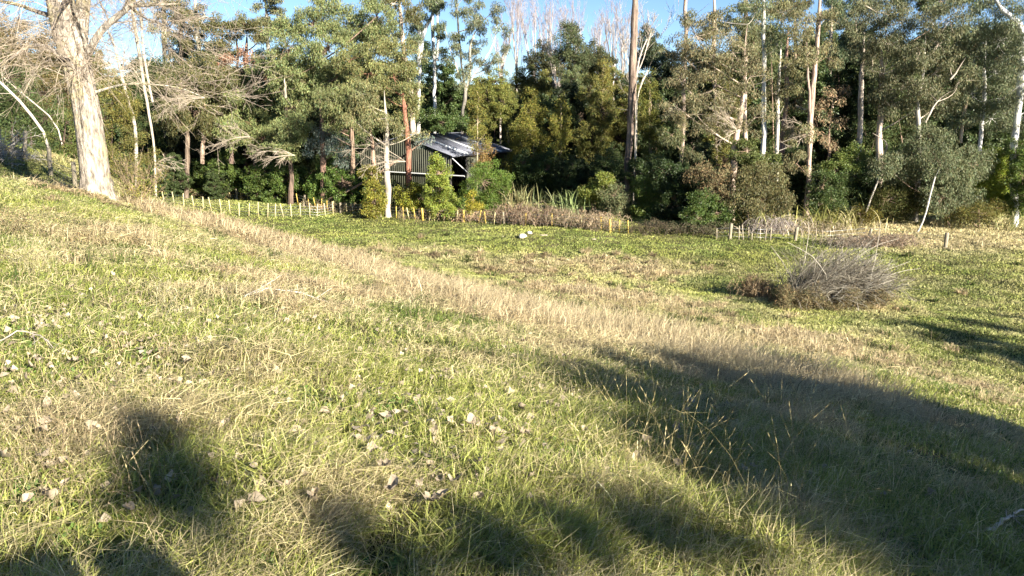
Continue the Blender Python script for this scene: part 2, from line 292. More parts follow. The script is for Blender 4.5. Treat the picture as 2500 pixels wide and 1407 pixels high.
# broad leaved weeds low in the near turf
rg = np.random.RandomState(29); x, y, r, _ = grass_field(26000, 30); sel = (r < 13) & (vnoise(x, y, .8) > .08); x, y = x[sel], y[sel]; ac = Acc()
leafcloud(ac, np.stack([x, y, H(x, y) + .035], -1), .05, 7, .028, .02, -.15, (.13, .20, .045), rg, .5, .4, .2); tag(ac.build('low_weeds', M['soft']), 'small broad leaved weeds and clover in the near turf', 'weeds', kind='stuff')
# long seed stalks, near ones arching over
ac = Acc(); rg = np.random.RandomState(5)
def stalks(pts, per, Lr, spread, wmin=.0022, tint=(.50,.42,.22)):
    for px, py in pts:
        p = hit(px, py); d = p[1]
        m = per; xx = p[0] + rg.normal(size=m) * spread; yy = p[1] + rg.normal(size=m) * spread; zz = H(xx, yy)
        L = Lr[0] + (Lr[1] - Lr[0]) * rg.rand(m); az = rg.uniform(0, 2*np.pi, m); ln = .15 + .45 * rg.rand(m); s = np.linspace(0, 1, 6)
        ang = ln[:, None] * (.3 + 1.8 * s ** 1.5 * rg.uniform(.3, 1.4, (m, 1))); step = L[:, None] / 5
        dx = np.sin(ang) * step; dz = np.cos(ang) * step; hx = np.cumsum(np.c_[np.zeros(m), dx[:, 1:]], 1); hz = np.cumsum(np.c_[np.zeros(m), dz[:, 1:]], 1)
        P = np.stack([xx[:, None] + hx * np.cos(az)[:, None], yy[:, None] + hx * np.sin(az)[:, None], zz[:, None] + hz], -1)
        Rr = np.maximum(wmin * .4, d * .00016) * (1 - .6 * s)[None] * np.ones((m, 1))
        c = np.array(tint) * np.exp(.25 * rg.normal(size=(m, 1))); c = np.clip(c, 0, .8)
        tubes(ac, P, Rr, 3, c)
        e = P[:, -2]; tdir = P[:, -1] - P[:, -2]; ll = np.linalg.norm(tdir, axis=1)
        for q_ in range(4):   # seed head
            o = e + tdir * (q_ * .28); sd = nrm(rg.normal(size=(m, 3))) * np.maximum(.0025, d*.0004); V = np.stack([o, o + tdir*.15 + sd, o + tdir*.34, o + tdir*.15 - sd], 1); ac.add(V.reshape(-1, 3), np.arange(m*4).reshape(-1, 4), np.repeat(c*.9, 4, 0))
near = [(rg.uniform(-100, 2600), 720 + 680 * rg.rand()) for _ in range(200)]
stalks(near, 4, (.18, .42), .10)
stalks([(rg.uniform(1300, 2250), rg.uniform(860, 1060)) for k_ in range(70)], 4, (.3, .7), .25, tint=(.44,.37,.2))
stalks([(rg.uniform(1550, 2450), rg.uniform(1090, 1400)) for k_ in range(60)], 6, (.3, .7), .12, tint=(.46,.38,.18))
stalks([(rg.uniform(1250, 1750), rg.uniform(1180, 1400)) for k_ in range(12)], 4, (.2, .45), .12)
stalks([(rg.uniform(0, 480), rg.uniform(1080, 1400)) for k_ in range(40)], 8, (.15, .42), .10, tint=(.42,.33,.2))
stalks([(95, 690)], 90, (.3, .6), .12, tint=(.6,.52,.3)); stalks([(700, 660), (730, 650)], 45, (.3, .6), .2, tint=(.58,.48,.3)); stalks([(940, 615)], 60, (.5, 1.1), .35, tint=(.6,.5,.3)); stalks([(1000,780),(410,830),(415,780)], 14, (.3,.5), .06, tint=(.6,.52,.34))
tag(ac.build('seed_stalks', M['grass']), 'long arching dry grass stalks with seed heads over the turf', 'grass', kind='stuff')

# ---------------------------------------------------------------- fallen leaves
def leaf_variant(name, seed):
    rg = np.random.RandomState(seed); a = np.linspace(0, 2*np.pi, 15)[:-1]; rad = .5 * (1 + .28 * np.cos(a)) * (1 + .20 * rg.normal(size=14)); rad[0] *= 1.3
    rings = [np.zeros((1, 3))]; 
    for f in (.5, 1.0):
        P = np.stack([np.cos(a) * rad * f, np.sin(a) * rad * f * .9, np.zeros(14)], -1); rings.append(P)
    V = np.concatenate(rings); c1, c2 = rg.uniform(.9, 2.2), rg.uniform(-1.0, 1.4)
    V[:, 2] = c1 * V[:, 1] ** 2 + c2 * V[:, 0] ** 2 + .09 * rg.normal(size=len(V)); V *= .075
    tri = np.array([(0, 1+i, 1+(i+1) % 14) for i in range(14)]); qd = np.array([(1+i, 15+i, 15+(i+1) % 14, 1+(i+1) % 14) for i in range(14)])
    A_ = Acc(); base = np.array([.38, .31, .22]) * rg.uniform(.75, 1.15); cc = base * (1 + .15 * rg.normal(size=(len(V), 1)))
    A_.add(V, tri, cc); A_.F[4] = [qd]
    sx = np.linspace(0, 1, 4)[:, None]; tubes(A_, (np.array([-.03, 0, .0]) * (1 - sx) + np.array([-.075, .01, .012]) * sx)[None], np.full((1, 4), .0011), 3, (.3, .22, .14))
    return A_.build(name, M['dead'], smooth=False)
rg = np.random.RandomState(17); variants = []
areas = [(250,780,280,60,60),(100,830,180,50,30),(560,880,380,90,60),(950,980,450,90,30),(330,960,400,100,60),(950,1130,500,90,34),(1350,1120,330,70,34),(1200,1300,550,70,45),(150,1130,200,120,22),(650,1250,450,110,40),(1850,1100,350,90,20),(2100,1250,280,110,18),(1450,950,200,60,14)]
k_ = 0; rest = Acc(); order = [a_ for a_ in areas for _ in range(a_[4])]; rg.shuffle(order)
for cx, cy, sx, sy, num in order:
    for _ in range(1):
        px, py = cx + sx * rg.normal() * .8, cy + sy * rg.normal() * .9
        if rg.rand() < .5: px, py = rg.uniform(0, 1750), rg.uniform(740, 1390)
        if py > 1400 or px < -60 or px > 2560: continue
        p = hit(px, py)
        if k_ < 7:
            o = leaf_variant('fallen_leaf', 40 + k_); variants.append(o)
        else: o = variants[rg.randint(7)].copy(); COL.objects.link(o)
        o.location = (p[0], p[1], p[2] + .06 + .06 * rg.rand() + .05 * float(tan_amount(p[0], p[1]))); o.rotation_euler = (rg.normal() * .5, rg.normal() * .5, rg.uniform(0, 6.28)); s = rg.uniform(.38, .85); o.scale = (s, s, s)
        tag(o, 'pale dry fallen leaf lying curled in the grass of the near slope', 'leaf', 'fallen leaves scattered over the near slope'); k_ += 1
        if k_ >= 296: break
    if k_ >= 296: break
Vv = np.concatenate([np.array([v.co for v in variants[2].data.vertices])]) 
xs = []
for cx, cy, sx, sy, num in areas:
    for _ in range(num * 3):
        px, py = cx + sx * rg.normal() * .7, cy + sy * rg.normal() * .7
        if 700 < py < 1400: p = hit(px, py); xs.append(p)
xs = np.array(xs); m = len(xs); s = rg.uniform(.015, .035, (m, 1)); a = nrm(rg.normal(size=(m, 3)) * [1, 1, .35]); b = nrm(np.cross(a, rg.normal(size=(m, 3)) * .5 + [0, 0, 1])); c = xs + [0, 0, .06]; up = np.array([0, 0, .35])
Vr = np.stack([c - a*s, c + b*s*.8 + up*s, c + a*s, c - b*s*.8 + up*s], 1); rest.add(Vr.reshape(-1, 3), np.arange(m*4).reshape(-1, 4)[:, :], np.repeat(np.array([.46, .38, .28]) * np.exp(.25 * rg.normal(size=(m, 1))), 4, 0))
tag(rest.build('leaf_litter', M['dead']), 'small broken bits of pale leaf litter in the grass', 'leaf litter', kind='stuff')
# ---------------------------------------------------------------- trees and shrubs
PALE = (.60,.53,.43); CREAM = (.66,.58,.44); REDB = (.26,.15,.10); BRN = (.30,.21,.15); GREYB = (.36,.32,.27); DARKB = (.12,.085,.06); WHITE = (.72,.70,.64)
EUC = (.125,.12,.045); EUCG = (.148,.15,.072); EUCD = (.07,.078,.03); OLIVE = (.17,.16,.035); YEL = (.30,.27,.045); DKG = (.08,.12,.032); MIDG = (.08,.13,.03); BRG = (.16,.23,.035); BRNL = (.27,.19,.11); PINKB=(.30,.17,.11); SILV=(.22,.26,.21); CON = (.05,.075,.028)
KIND = {  # material, clump radius m, leaves per clump, leaf length, width, droop, squash, clumps per m3 of shell
 'gum':   ('leaf', .60, 140, .23, .06, .6, .8, 1.6),
 'round': ('shiny', .42, 130, .14, .09, .1, .8, 2.4),
 'small': ('soft', .45, 110, .14, .06, .0, .75, 2.1),
 'needle':('needle', .5, 90, .2, .06, .25, 1.0, 2.0),
 'dry':   ('dead', .55, 70, .24, .08, .5, .8, 1.5),
}
def crown_pts(lobes, Y, rg, kind, dens, depthf=.8, bx=None):
    cs = []; lc = []; 
    mat, cr, per, L, wd_, droop, sq, dn = KIND[kind]
    for lb in lobes:
        px, py, rx, ry = lb[:4]; dY = lb[4] if len(lb) > 4 else rg.uniform(-1.7, .5)
        s = Y / F; c = W(px, py, Y + dY); rxm, rzm = max(rx * s, .2), max(ry * s, .2); rym = min(rxm, max(rzm, rxm*.6)) * depthf + .2
        area = (rxm * rzm + rxm * rym + rym * rzm) / 3 * 4 * math.pi; k = max(3, int(area * .52 * dn * dens))
        d = nrm(rg.normal(size=(k, 3))); f = (.5 + .55 * rg.rand(k, 1) ** .7) * (1 + .12 * np.sin(d[:, :1] * 7 + px) * np.cos(d[:, 2:] * 6 + py)); p = c + d * f * [rxm, rym, rzm]
        cs.append(p); lc.append((c, (rxm, rym, rzm), p))
    return cs, lc
def trunk_path(pts, Y, base=None, N=None):
    P = np.array([W(a, b, Y + (q[0] if q else 0)) for a, b, w_, *q in pts]); r = np.array([p[2] * (.5 if Y < 50 else .42) * Y / F for p in pts])
    if base is not None: P = np.vstack([base, P]); r = np.r_[r[0] * 1.2, r]
    # resample smoothly
    L = np.r_[0, np.cumsum(np.linalg.norm(np.diff(P, axis=0), axis=1))]; N = N or max(8, int(L[-1] / .9)); t = np.linspace(0, L[-1], N)
    Q = np.stack([np.interp(t, L, P[:, k]) for k in range(3)], -1); rr = np.interp(t, L, r)
    K = np.ones(3) / 3
    if N > 6:
        for k in range(3): Q[1:-1, k] = np.convolve(Q[:, k], K, 'valid')
    return Q, rr
def wobble(Q, rg, a): 
    n_ = len(Q); w_ = np.cumsum(rg.normal(size=(n_, 3)) * a, 0); w_ -= np.linspace(0, 1, n_)[:, None] * w_[-1]; w_[:, 2] = 0; return Q + w_
def curve(a, b, rg, n_=5, sag=.12, bow=.1):
    t = np.linspace(0, 1, n_)[:, None]; l = np.linalg.norm(b - a); m = rg.normal(size=3) * l * bow; m[2] = abs(m[2]) * .3 - sag * l
    return a * (1 - t) + b * t + np.sin(np.pi * t) * m * .6
def plant(name, label, cat, bx, Y, trunks, lobes, kind='gum', leaf=EUC, bark=BRN, bmat='string', dens=1.0, group=None, base_py=None, limb=True, seed=None, trunkname='trunk', lsize=1.0, wob=.05, stubs=0, var=.2, zbase=None):
    rg = np.random.RandomState(seed if seed is not None else int(abs(bx) * 7 + Y) % 99991)
    sx, _ = slope(bx, 500); b = np.array([sx * Y, Y, 0.]); b[2] = H(b[0], b[1]) - .1 if zbase is None else zbase
    # the pixel column shifts with height above ground: use the true ground pixel
    root = empty(name, b, label, cat, group)
    A1 = Acc(); T = []
    for tr in trunks:
        Q, rr = trunk_path(tr['p'], Y + tr.get('d', 0), tr.get('b', b - [0, 0, .2]) if tr.get('root', True) else None); Q = wobble(Q, rg, wob)
        sides = 12 if rr.max() > .15 else 7
        cc = np.array(tr.get('c', bark)) * np.exp(.12 * rg.normal(size=(1, len(Q), 1)))
        rr[-4:] *= np.array([.85, .65, .4, .12]); tubes(A1, Q[None], (rr * (1 + .06 * rg.normal(size=len(rr))))[None], sides, cc); T.append((Q, rr))
    cs, lc = crown_pts(lobes, Y, rg, kind, dens)
    if not T and lobes:
        Q, rr = trunk_path([(lobes[0][0], lobes[0][1], 5)], Y, b - [0, 0, .1], 8); tubes(A1, Q[None], np.linspace(.09, .03, len(rr))[None], 6, bark); T.append((Q, rr))
    if limb:
        P5, R5, P4, R4 = [], [], [], []
        for c, rad, p in lc:
            best = None
            for Q, rr in T:
                horiz = np.linalg.norm(Q[:, :2] - c[:2], axis=1); want = c[2] - .55 * horiz - .2 * rad[2]; sc = np.abs(Q[:, 2] - want) + .25 * horiz; i = int(np.argmin(sc))
                if best is None or sc[i] < best[0]: best = (sc[i], Q[i], rr[i])
            a, r0 = best[1], best[2]; l = np.linalg.norm(c - a)
            if l > .3:
                P5.append(curve(a, c, rg, 7)); r_ = min(max(r0 * .55, .03), .02 + .016 * l); R5.append(np.linspace(r_, r_ * .45, 7))
            pick = p[rg.permutation(len(p))[:max(3, len(p) // 2)]]
            for e in pick: P4.append(curve(c, e, rg, 5, -.05, .15)); R4.append(np.linspace(.028, .008, 5) * max(1, Y / 60))
        if P5: tubes(A1, np.array(P5), np.array(R5), 6, np.array(bark) * .95)
        if P4: tubes(A1, np.array(P4), np.array(R4), 3, np.array(bark) * .9)
    for _ in range(stubs):
        Q, rr = T[0]; i = rg.randint(len(Q)//3, len(Q)); e = Q[i] + rg.normal(size=3) * [1.2, 1, .3] + [0, 0, .6]; tubes(A1, curve(Q[i], e, rg, 5)[None], np.linspace(.035, .012, 5)[None], 4, np.array(GREYB) * 1.3)
    A1.build(trunkname, M[bmat], root, True, b)
    if cs:
        mat, cr, per, L, wd_, droop, sq, dn = KIND[kind]; p = np.concatenate(cs); A2 = Acc(); s = max(.75, min(1.6, Y / 75)) * lsize
        leafcloud(A2, p, cr, per, L * s, wd_ * s, droop, leaf, rg, .35, sq, var); A2.build('crown' if trunkname == 'trunk' else 'foliage', M[mat], root, False, b)
    return root
def col(*a, root=True, c=None, d=0, b=None):   # one trunk: list of (px, py, width px)
    o = {'p': list(a), 'root': root, 'd': d}
    if c: o['c'] = c
    if b is not None: o['b'] = b
    return o
def copies(src, loc, rz, s, label=None, group=None):
    r = src.copy(); COL.objects.link(r); r.location = tuple(float(v) for v in loc); r.rotation_euler = (0, 0, rz); r.scale = s
    if label: r['label'] = label
    if group: r['group'] = group
    for ch in list(src.children):
        c_ = ch.copy(); COL.objects.link(c_); c_.parent = r
    return r
# bare deciduous branching -------------------------------------------------
def twigs(seed_paths, rg, levels, nchild, lfrac, up, spread, rmin):
    """seed_paths: list of (path(N,3), r0). returns list per level of (P, R)"""
    out = []; cur = seed_paths
    for lv in range(levels):
        nxt = []
        for Q, r0, l0 in cur:
            for _ in range(nchild[lv]):
                t = rg.uniform(.2, 1.0); i = t * (len(Q) - 1); j = min(int(i), len(Q) - 2); a = Q[j] + (Q[j+1] - Q[j]) * (i - j)
                d0 = nrm(Q[j+1] - Q[j]); d = nrm(d0 * .8 + rg.normal(size=3) * spread + [0, 0, up]); l = l0 * lfrac[lv] * rg.uniform(.5, 1.2)
                bend = rg.normal(size=3) * .22 + [0, 0, up * .5]; s = np.linspace(0, 1, 5)[:, None]; P = a + d * l * s + bend * l * s ** 2 * .6
                r1 = max(r0 * (1 - .6 * t) * .5, rmin); nxt.append((P, r1, l))
        out.append((np.array([q_[0] for q_ in nxt]), np.array([np.linspace(q_[1], max(q_[1] * .4, rmin * .7), 5) for q_ in nxt]))); cur = nxt
    return out
def bare_tree(name, label, bx, Y, stems, col_, nchild=(9, 6, 5), lfrac=(.4, .5, .5), up=.35, spread=.35, rmin=.008, group=None, bmat='twig', twc=None, stemmat=None, seed=1, base=None, cat='bare tree', seglen=None, mats2=None):
    rg = np.random.RandomState(seed); b = base if base is not None else None
    if b is None: sx, _ = slope(bx, 500); b = np.array([sx * Y, Y, 0.]); b[2] = H(b[0], b[1]) - .1
    root = empty(name, b, label, cat, group); A1 = Acc(); A2 = Acc(); seeds = []
    for st in stems:
        Q, rr = trunk_path(st['p'], Y + st.get('d', 0), b - [0, 0, .2] if st.get('root', True) else None, st.get('n')); Q = wobble(Q, rg, st.get('wob', .03))
        tubes(A1, Q[None], rr[None], 10 if rr.max() > .1 else 6, np.array(st.get('c', col_)) * np.exp(.08 * rg.normal(size=(1, len(Q), 1))))
        k = max(1, int(len(Q) * st.get('from', .35))); l = np.linalg.norm(Q[-1] - Q[k]); seeds.append((Q[k:], rr[k] * .8, min(l, st.get('lmax', 9e9))))
    for P, R_ in twigs(seeds, rg, len(nchild), nchild, lfrac, up, spread, rmin): tubes(A2, P, R_, 3, twc or col_)
    A1.build('trunk', M[stemmat or bmat], root, True, b); A2.build('branches', M[bmat], root, False, b)
    return root
# ================================================================ the big bare poplar on the left
b = W(240, 495, 26.0); b[2] = H(b[0], b[1]) - .15
def poplar():
    rg = np.random.RandomState(4); Y = 26.0
    root = empty('bare_poplar', b, 'big bare pale furrowed trunk leaning left at the crest of the bank', 'tree')
    A = Acc(); pts = [(238,490,92),(236,470,78),(232,430,66),(226,380,63),(216,300,60),(207,245,57),(196,200,58),(184,150,60),(170,100,60),(158,50,62),(148,0,58),(140,-60,50),(132,-200,42),(120,-500,26),(115,-800,10)]
    P = np.array([W(a, c_, Y) for a, c_, w_ in pts]); r = np.array([w_ * .5 * Y / F * .97 for *_, w_ in pts]); P = np.vstack([b - [0, 0, .3], P]); r = np.r_[r[0] * 1.15, r]
    L = np.r_[0, np.cumsum(np.linalg.norm(np.diff(P, axis=0), axis=1))]; t = np.linspace(0, L[-1], 130); Q = np.stack([np.interp(t, L, P[:, k]) for k in range(3)], -1); rr = np.interp(t, L, r)
    S = 72; a = np.linspace(0, 2*np.pi, S, endpoint=False); ring = []
    for i in range(len(Q)):
        hgt = t[i]; root_f = math.exp(-hgt / .55); prof = 1 + .26 * root_f * np.cos(a * 5 + 1) + .03 * np.sin(a * 3 + hgt * .4)
        fur = .022 * np.abs(np.sin(a * 15 + 1.1 * vnoise(a * 2, hgt * 1.3 + a * 0, .7) * 6)) + .018 * vnoise(a * 9, hgt * 2.2 + a*0, 1) * 2
        rad = rr[i] * prof + fur; ring.append(Q[i] + np.stack([np.cos(a) * rad, np.sin(a) * rad, 0 * a], -1))
    ring = np.array(ring); idx = np.arange(len(Q) * S).reshape(len(Q), S); q_ = np.stack([idx[:-1], np.roll(idx, -1, 1)[:-1], np.roll(idx, -1, 1)[1:], idx[1:]], -1)
    A.add(ring.reshape(-1, 3), q_.reshape(-1, 4), (.45, .38, .305))
    # second leader and big limbs (photo pixels)
    limbs = [([(190,110,40),(200,40,32),(206,0,30),(215,-150,24),(230,-400,10)], (.55,.48,.4)),
             ([(208,150,20),(222,120,17),(245,85,16),(262,60,15),(290,38,14),(315,22,12),(328,8,11),(326,-20,10),(335,-80,7)], (.42,.37,.31)),
             ([(166,150,17),(150,140,13),(128,122,11),(110,108,9),(85,112,8),(60,115,6),(20,150,5),(-10,168,4)], (.34,.29,.25)),
             ([(150,45,13),(110,35,11),(75,22,9),(45,10,8),(0,5,7),(-60,-20,6)], (.36,.3,.26)),
             ([(190,-30,8),(165,-5,7),(152,10,6),(146,32,5),(132,55,4),(131,70,3)], (.13,.11,.1)),
             ([(212,130,9),(205,85,8),(196,60,7),(180,20,6),(175,-30,5)], (.5,.44,.36)),
             ([(325,14,9),(350,16,5),(390,13,4),(430,10,3)], (.5,.43,.34)), ([(322,20,8),(350,45,5),(385,55,4),(430,80,2)], (.36,.3,.24)),
             ([(222,230,8),(262,215,5),(300,205,5),(350,205,4),(392,208,4),(450,215,3),(500,240,2)], (.55,.5,.4))]
    seeds = []
    for k, (pt, cc) in enumerate(limbs):
        d = [-.1, -.3, -.2, .3, -1.0, -.35, -.5, -.3, .2][k]
        Pl, rl = trunk_path([(x_, y_, w_, d * min(1, j_ / 2)) for j_, (x_, y_, w_) in enumerate(pt)], Y, None, 14); Pl = wobble(Pl, rg, .015); tubes(A, Pl[None], rl[None], 9, cc); seeds.append((Pl[3:], rl[5] * .6, 2.6))
    A.build('trunk', M['poplar'], root, True, b)
    tw = Acc()
    # epicormic shoots from the trunk, arching out and down
    ep = []
    for i in range(150):
        j = rg.randint(34, 80); ang = rg.uniform(0, 2*np.pi); o = np.array([math.cos(ang), math.sin(ang) * .8, 0]); l = rg.uniform(.8, 3.4); s = np.linspace(0, 1, 6)[:, None]
        ep.append((Q[j] + o * rr[j] * .9 + o * l * s * .85 + np.array([0, 0, 1.]) * l * (.55 * s - rg.uniform(.1, 1.1) * s ** 2), rg.uniform(.008, .02), l))
    tubes(tw, np.array([e[0] for e in ep]), np.array([np.linspace(e[1], .006, 6) for e in ep]), 4, (.40,.33,.25))
    for P_, R_ in twigs(seeds, rg, 3, (11, 6, 4), (.75, .6, .55), .10, .5, .0055): tubes(tw, P_, R_, 3, (.33,.27,.21))
    for P_, R_ in twigs(ep, rg, 2, (5, 3), (.6, .55), .05, .45, .005): tubes(tw, P_, R_, 3, (.36,.29,.21))
    # knot hole collar
    tw.build('branches', M['twig'], root, False, b)
    kn = Acc(); c_ = W(157, 147, Y - .5); tubes(kn, np.array([c_ + [.1, .15, 0], c_ + [-.05, -.05, .02], c_ + [-.16, -.12, .06]])[None], np.array([[.09, .1, .055]]), 9, (.05, .04, .035)); kn.build('knot', M['twig'], root, True, b)
poplar()

# ================================================================ trees of the wood, left to right (photo pixels at their own distance)
P = plant
# leaning pale dead stems at left
bare_tree('leaning_dead_tree', 'pale dead stem leaning far left behind the fence posts', 130, 46, [col((132,348,6),(95,300,7),(40,235,7),(-10,190,6),(-70,140,5))], (.5,.44,.36), (3,2), (.3,.4), .1, .4, .012, seed=3)
bare_tree('leaning_dead_tree', 'thinner pale dead stem leaning left just beyond the longer one', 155, 50, [col((156,315,4),(120,280,4),(62,240,4),(10,190,3))], (.48,.41,.33), (4,3), (.3,.4), .1, .4, .012, seed=5)
bare_tree('leaning_bare_tree', 'pale bare stem leaning left with a broken bend, right of the big trunk', 330, 58, [col((330,300,9),(308,230,9),(293,170,8),(285,120,6),(268,80,4))], (.42,.36,.3), (7,4,3), (.3,.5,.5), .3, .4, .012, seed=7)
bare_tree('leaning_bare_tree', 'tall pale double stemmed bare tree leaning left behind the sapling', 380, 60, [col((378,365,6),(365,290,7),(352,220,8),(338,140,9),(328,80,9),(320,20,8),(310,-80,6)), col((372,250,6),(362,190,7),(350,130,7),(345,60,6),(335,-20,5), root=False)], (.43,.37,.29), (12,5,3), (.3,.5,.5), .25, .45, .012, seed=9)
P('dark_conifer', 'dark green feathery conifer filling the far left behind the fence posts', 'tree', 40, 52, [], [(30,250,75,60),(60,330,80,60),(20,190,60,60),(110,290,60,60),(0,380,70,40),(90,390,70,40)], 'needle', (0.084,0.112,0.0376), DARKB, dens=1.1)
P('brown_tree', 'olive brown twiggy tree behind the left side of the big poplar trunk', 'tree', 90, 62, [], [(60,110,60,55),(110,150,60,60),(140,90,50,45),(20,80,45,45),(215,150,35,50),(-10,130,50,60),(100,230,60,50),(165,230,40,60)], 'small', (0.21,0.165,0.0627), DARKB, dens=1.3)
P('dark_shrub', 'dense dark olive shrub between the second fence post and the poplar trunk', 'shrub', 165, 44, [], [(160,300,32,30),(150,345,38,30),(170,390,32,35),(150,420,32,22),(130,375,25,25)], 'small', (0.119,0.132,0.0314), DARKB, dens=1.3)
P('wattle', 'yellow olive rounded wattle right of the big pale trunk', 'tree', 270, 56, [], [(275,240,38,32),(255,290,38,35),(300,280,30,35),(265,210,30,22),(320,250,28,30),(250,330,30,28)], 'small', (.22,.20,.05), DARKB, dens=1.3)
P('wattle', 'lower olive wattle with layered foliage behind the sapling', 'tree', 310, 52, [], [(290,350,42,26),(330,340,34,26),(270,385,36,30),(310,400,40,30),(350,380,30,28),(270,430,34,26)], 'small', (.17,.16,.045), DARKB, dens=1.2)
P('dark_conifer', 'dark conifer with drooping boughs behind the leaning double stem', 'tree', 370, 82, [], [(350,160,28,40),(370,230,45,40),(400,170,35,35),(420,260,35,45),(370,310,40,40),(340,210,30,35)], 'needle', (0.084,0.112,0.0376), DARKB, dens=1.1)
# sapling
def sapling():
    rg = np.random.RandomState(8); Y = 32.; bb = W(335, 500, Y); bb[2] = H(bb[0], bb[1]); root = empty('sapling', bb, 'twiggy many stemmed sapling with sparse yellow green leaves beside the poplar base', 'sapling')
    ends = [(rg.uniform(272, 408), rg.uniform(375, 470)) for _ in range(34)]; A = Acc(); Ps = [curve(bb + rg.normal(size=3) * [.15, .15, 0], W(x_, y_, Y + rg.uniform(-1, 1)), rg, 6, -.05, .06) for x_, y_ in ends]
    tubes(A, np.array(Ps), np.tile(np.linspace(.018, .006, 6), (len(Ps), 1)), 4, (.34,.25,.16))
    sd = [(p_, .012, 1.2) for p_ in Ps]
    for P_, R_ in twigs(sd, rg, 2, (5, 3), (.4, .5), .3, .4, .006): tubes(A, P_, R_, 3, (.36,.27,.17))
    A.build('stems', M['twig'], root, True, bb); B = Acc(); pp = np.concatenate([p_[2:] for p_ in Ps]); leafcloud(B, pp, .28, 16, .09, .035, 0, (.27,.26,.06), rg, .4); B.build('foliage', M['soft'], root, False, bb)
sapling()
# gum trees, left group
P('tall_gum', 'grey stemmed gum with thin crown above the leaning bare trees', 'tree', 400, 92, [col((402,200,11),(400,100,12),(398,0,11),(396,-120,9))], [(410,60,40,40),(390,-10,40,30),(440,110,30,30),(420,180,45,40),(440,20,30,30)], 'gum', EUC, CREAM, 'smooth', .6)
P('tall_gum', 'gum with dark leafy trunk left of the reddish trunk tops', 'tree', 447, 90, [col((445,200,10),(440,80,11),(436,-20,9))], [(440,90,22,60),(450,150,30,40),(480,60,25,25),(430,30,25,25)], 'gum', EUCD, DARKB, 'string', .7)
P('tall_gum', 'pale thin gum trunk with hanging leaves near the left sky gap', 'tree', 490, 88, [col((492,300,11),(488,150,12),(480,50,12),(474,-40,10))], [(500,40,40,25),(490,110,32,35),(540,70,40,22),(580,60,30,25),(475,200,40,50)], 'gum', EUC, CREAM, 'smooth', .8)
P('gum_tree', 'short broad gum with reddish broken trunk top against the sky', 'tree', 605, 86, [col((606,250,14),(604,150,15),(603,80,15),c=(.42,.26,.19)), col((547,200,9),(545,130,9),(544,60,9),root=False), col((577,190,7),(577,70,7),root=False,c=REDB)], [(560,110,40,28),(600,60,30,20),(640,75,30,22)], 'gum', EUC, BRN)
P('dry_tree', 'tree with reddish brown dead foliage below the broken trunk top', 'tree', 600, 84, [col((600,300,10),(598,180,8))], [(595,140,32,22),(625,160,25,25),(560,155,25,18)], 'dry', PINKB, REDB)
P('gum_tree', 'broad olive gum crown left of centre above the dead brushwood', 'tree', 455, 80, [col((458,420,12),(455,330,12),(452,240,10),c=(.2,.15,.11)), col((495,400,13),(500,300,12),(498,220,10),root=False,c=(.42,.30,.22))], [(440,210,55,45),(510,190,60,50),(470,270,60,40),(550,250,50,50),(420,290,40,35),(520,310,50,35),(575,195,45,40)], 'gum', EUC, BRN, 'string', 1.0)  # first trunk's colour darkened to carry the shade under the crowns
P('gum_tree', 'gum with drooping green crown left of the tallest leafy gum', 'tree', 625, 79, [col((628,450,11),(627,380,11),(622,300,11),c=(.15,.10,.08)), col((565,400,11),(568,300,10),(566,250,9),root=False,c=(.15,.10,.08))], [(600,230,55,50),(650,190,50,45),(610,300,55,40),(665,260,50,45),(560,320,40,35),(640,340,45,35)], 'gum', (0.182,0.205,0.0752), REDB, 'string', 1.0)  # both trunk colours darkened for shade
P('tall_gum', 'slender pale leaved gum rising above the sky gap left of the great crown', 'tree', 650, 98, [col((655,200,10),(650,60,9),(645,-30,7))], [(650,20,25,35),(640,70,28,25),(680,50,25,30),(660,-20,30,25)], 'gum', EUCG, GREYB, 'smooth', .7)
P('gum_tree', 'gum crown with shadow in its leaf colour low behind the dead brushwood', 'tree', 520, 86, [], [(500,330,60,45),(560,370,55,40),(450,370,50,40),(620,360,50,40),(680,400,45,35),(740,370,45,40),(560,200,45,40),(520,140,40,35)], 'gum', EUCD, DARKB, 'string', 1.2)  # darker leaf colour stands for the shadow on this crown
P('great_gum', 'largest gum with great rounded drooping crown left of the shed', 'tree', 710, 76, [col((712,440,15),(708,380,14),(700,300,14),(698,220,13),(705,120,10),c=(.17,.12,.09)), col((698,240,7),(695,190,7),root=False,c=CREAM,d=-2.5)],  # main trunk colour includes the shade it stands in
  [(700,110,60,55),(760,60,55,45),(720,180,70,50),(800,120,65,55),(670,150,45,45),(860,70,55,50),(790,20,50,35),(780,200,60,45),(740,250,60,40),(720,310,55,35),(690,360,45,28),(920,40,45,45),(870,150,50,40)], 'gum', (0.175,0.198,0.0752), BRN, 'string', 1.15)
P('gum_tree', 'gum crown rounded like a dome over the red stringy trunk at the shed corner', 'tree', 1000, 72, [col((1000,470,16),(998,420,15),(1000,360,16),(992,290,15),(988,220,15),(985,180,13),c=(.33,.15,.10))],
  [(930,130,60,35),(985,130,45,35),(900,180,50,35),(960,190,50,30),(850,150,45,30),(1000,175,30,35),(990,260,28,30),(940,230,35,25),(1015,240,18,45)], 'gum', (0.203,0.205,0.0752), (.33,.17,.11), 'string', 1.15, stubs=3)
P('gum_tree', 'pale trunked gum with the whitest lower trunk in front of the shed wall', 'tree', 948, 70, [col((948,500,17),(947,460,18),(944,420,16),(940,380,14),(942,340,13),(943,290,12),(938,220,8),c=(.50,.43,.35))],
  [(900,260,40,28),(940,290,45,24),(870,300,40,24),(985,320,24,16),(880,230,45,30),(1015,325,20,14)], 'gum', (0.21,0.205,0.0878), (.5,.44,.34), 'smooth', .75, stubs=4)
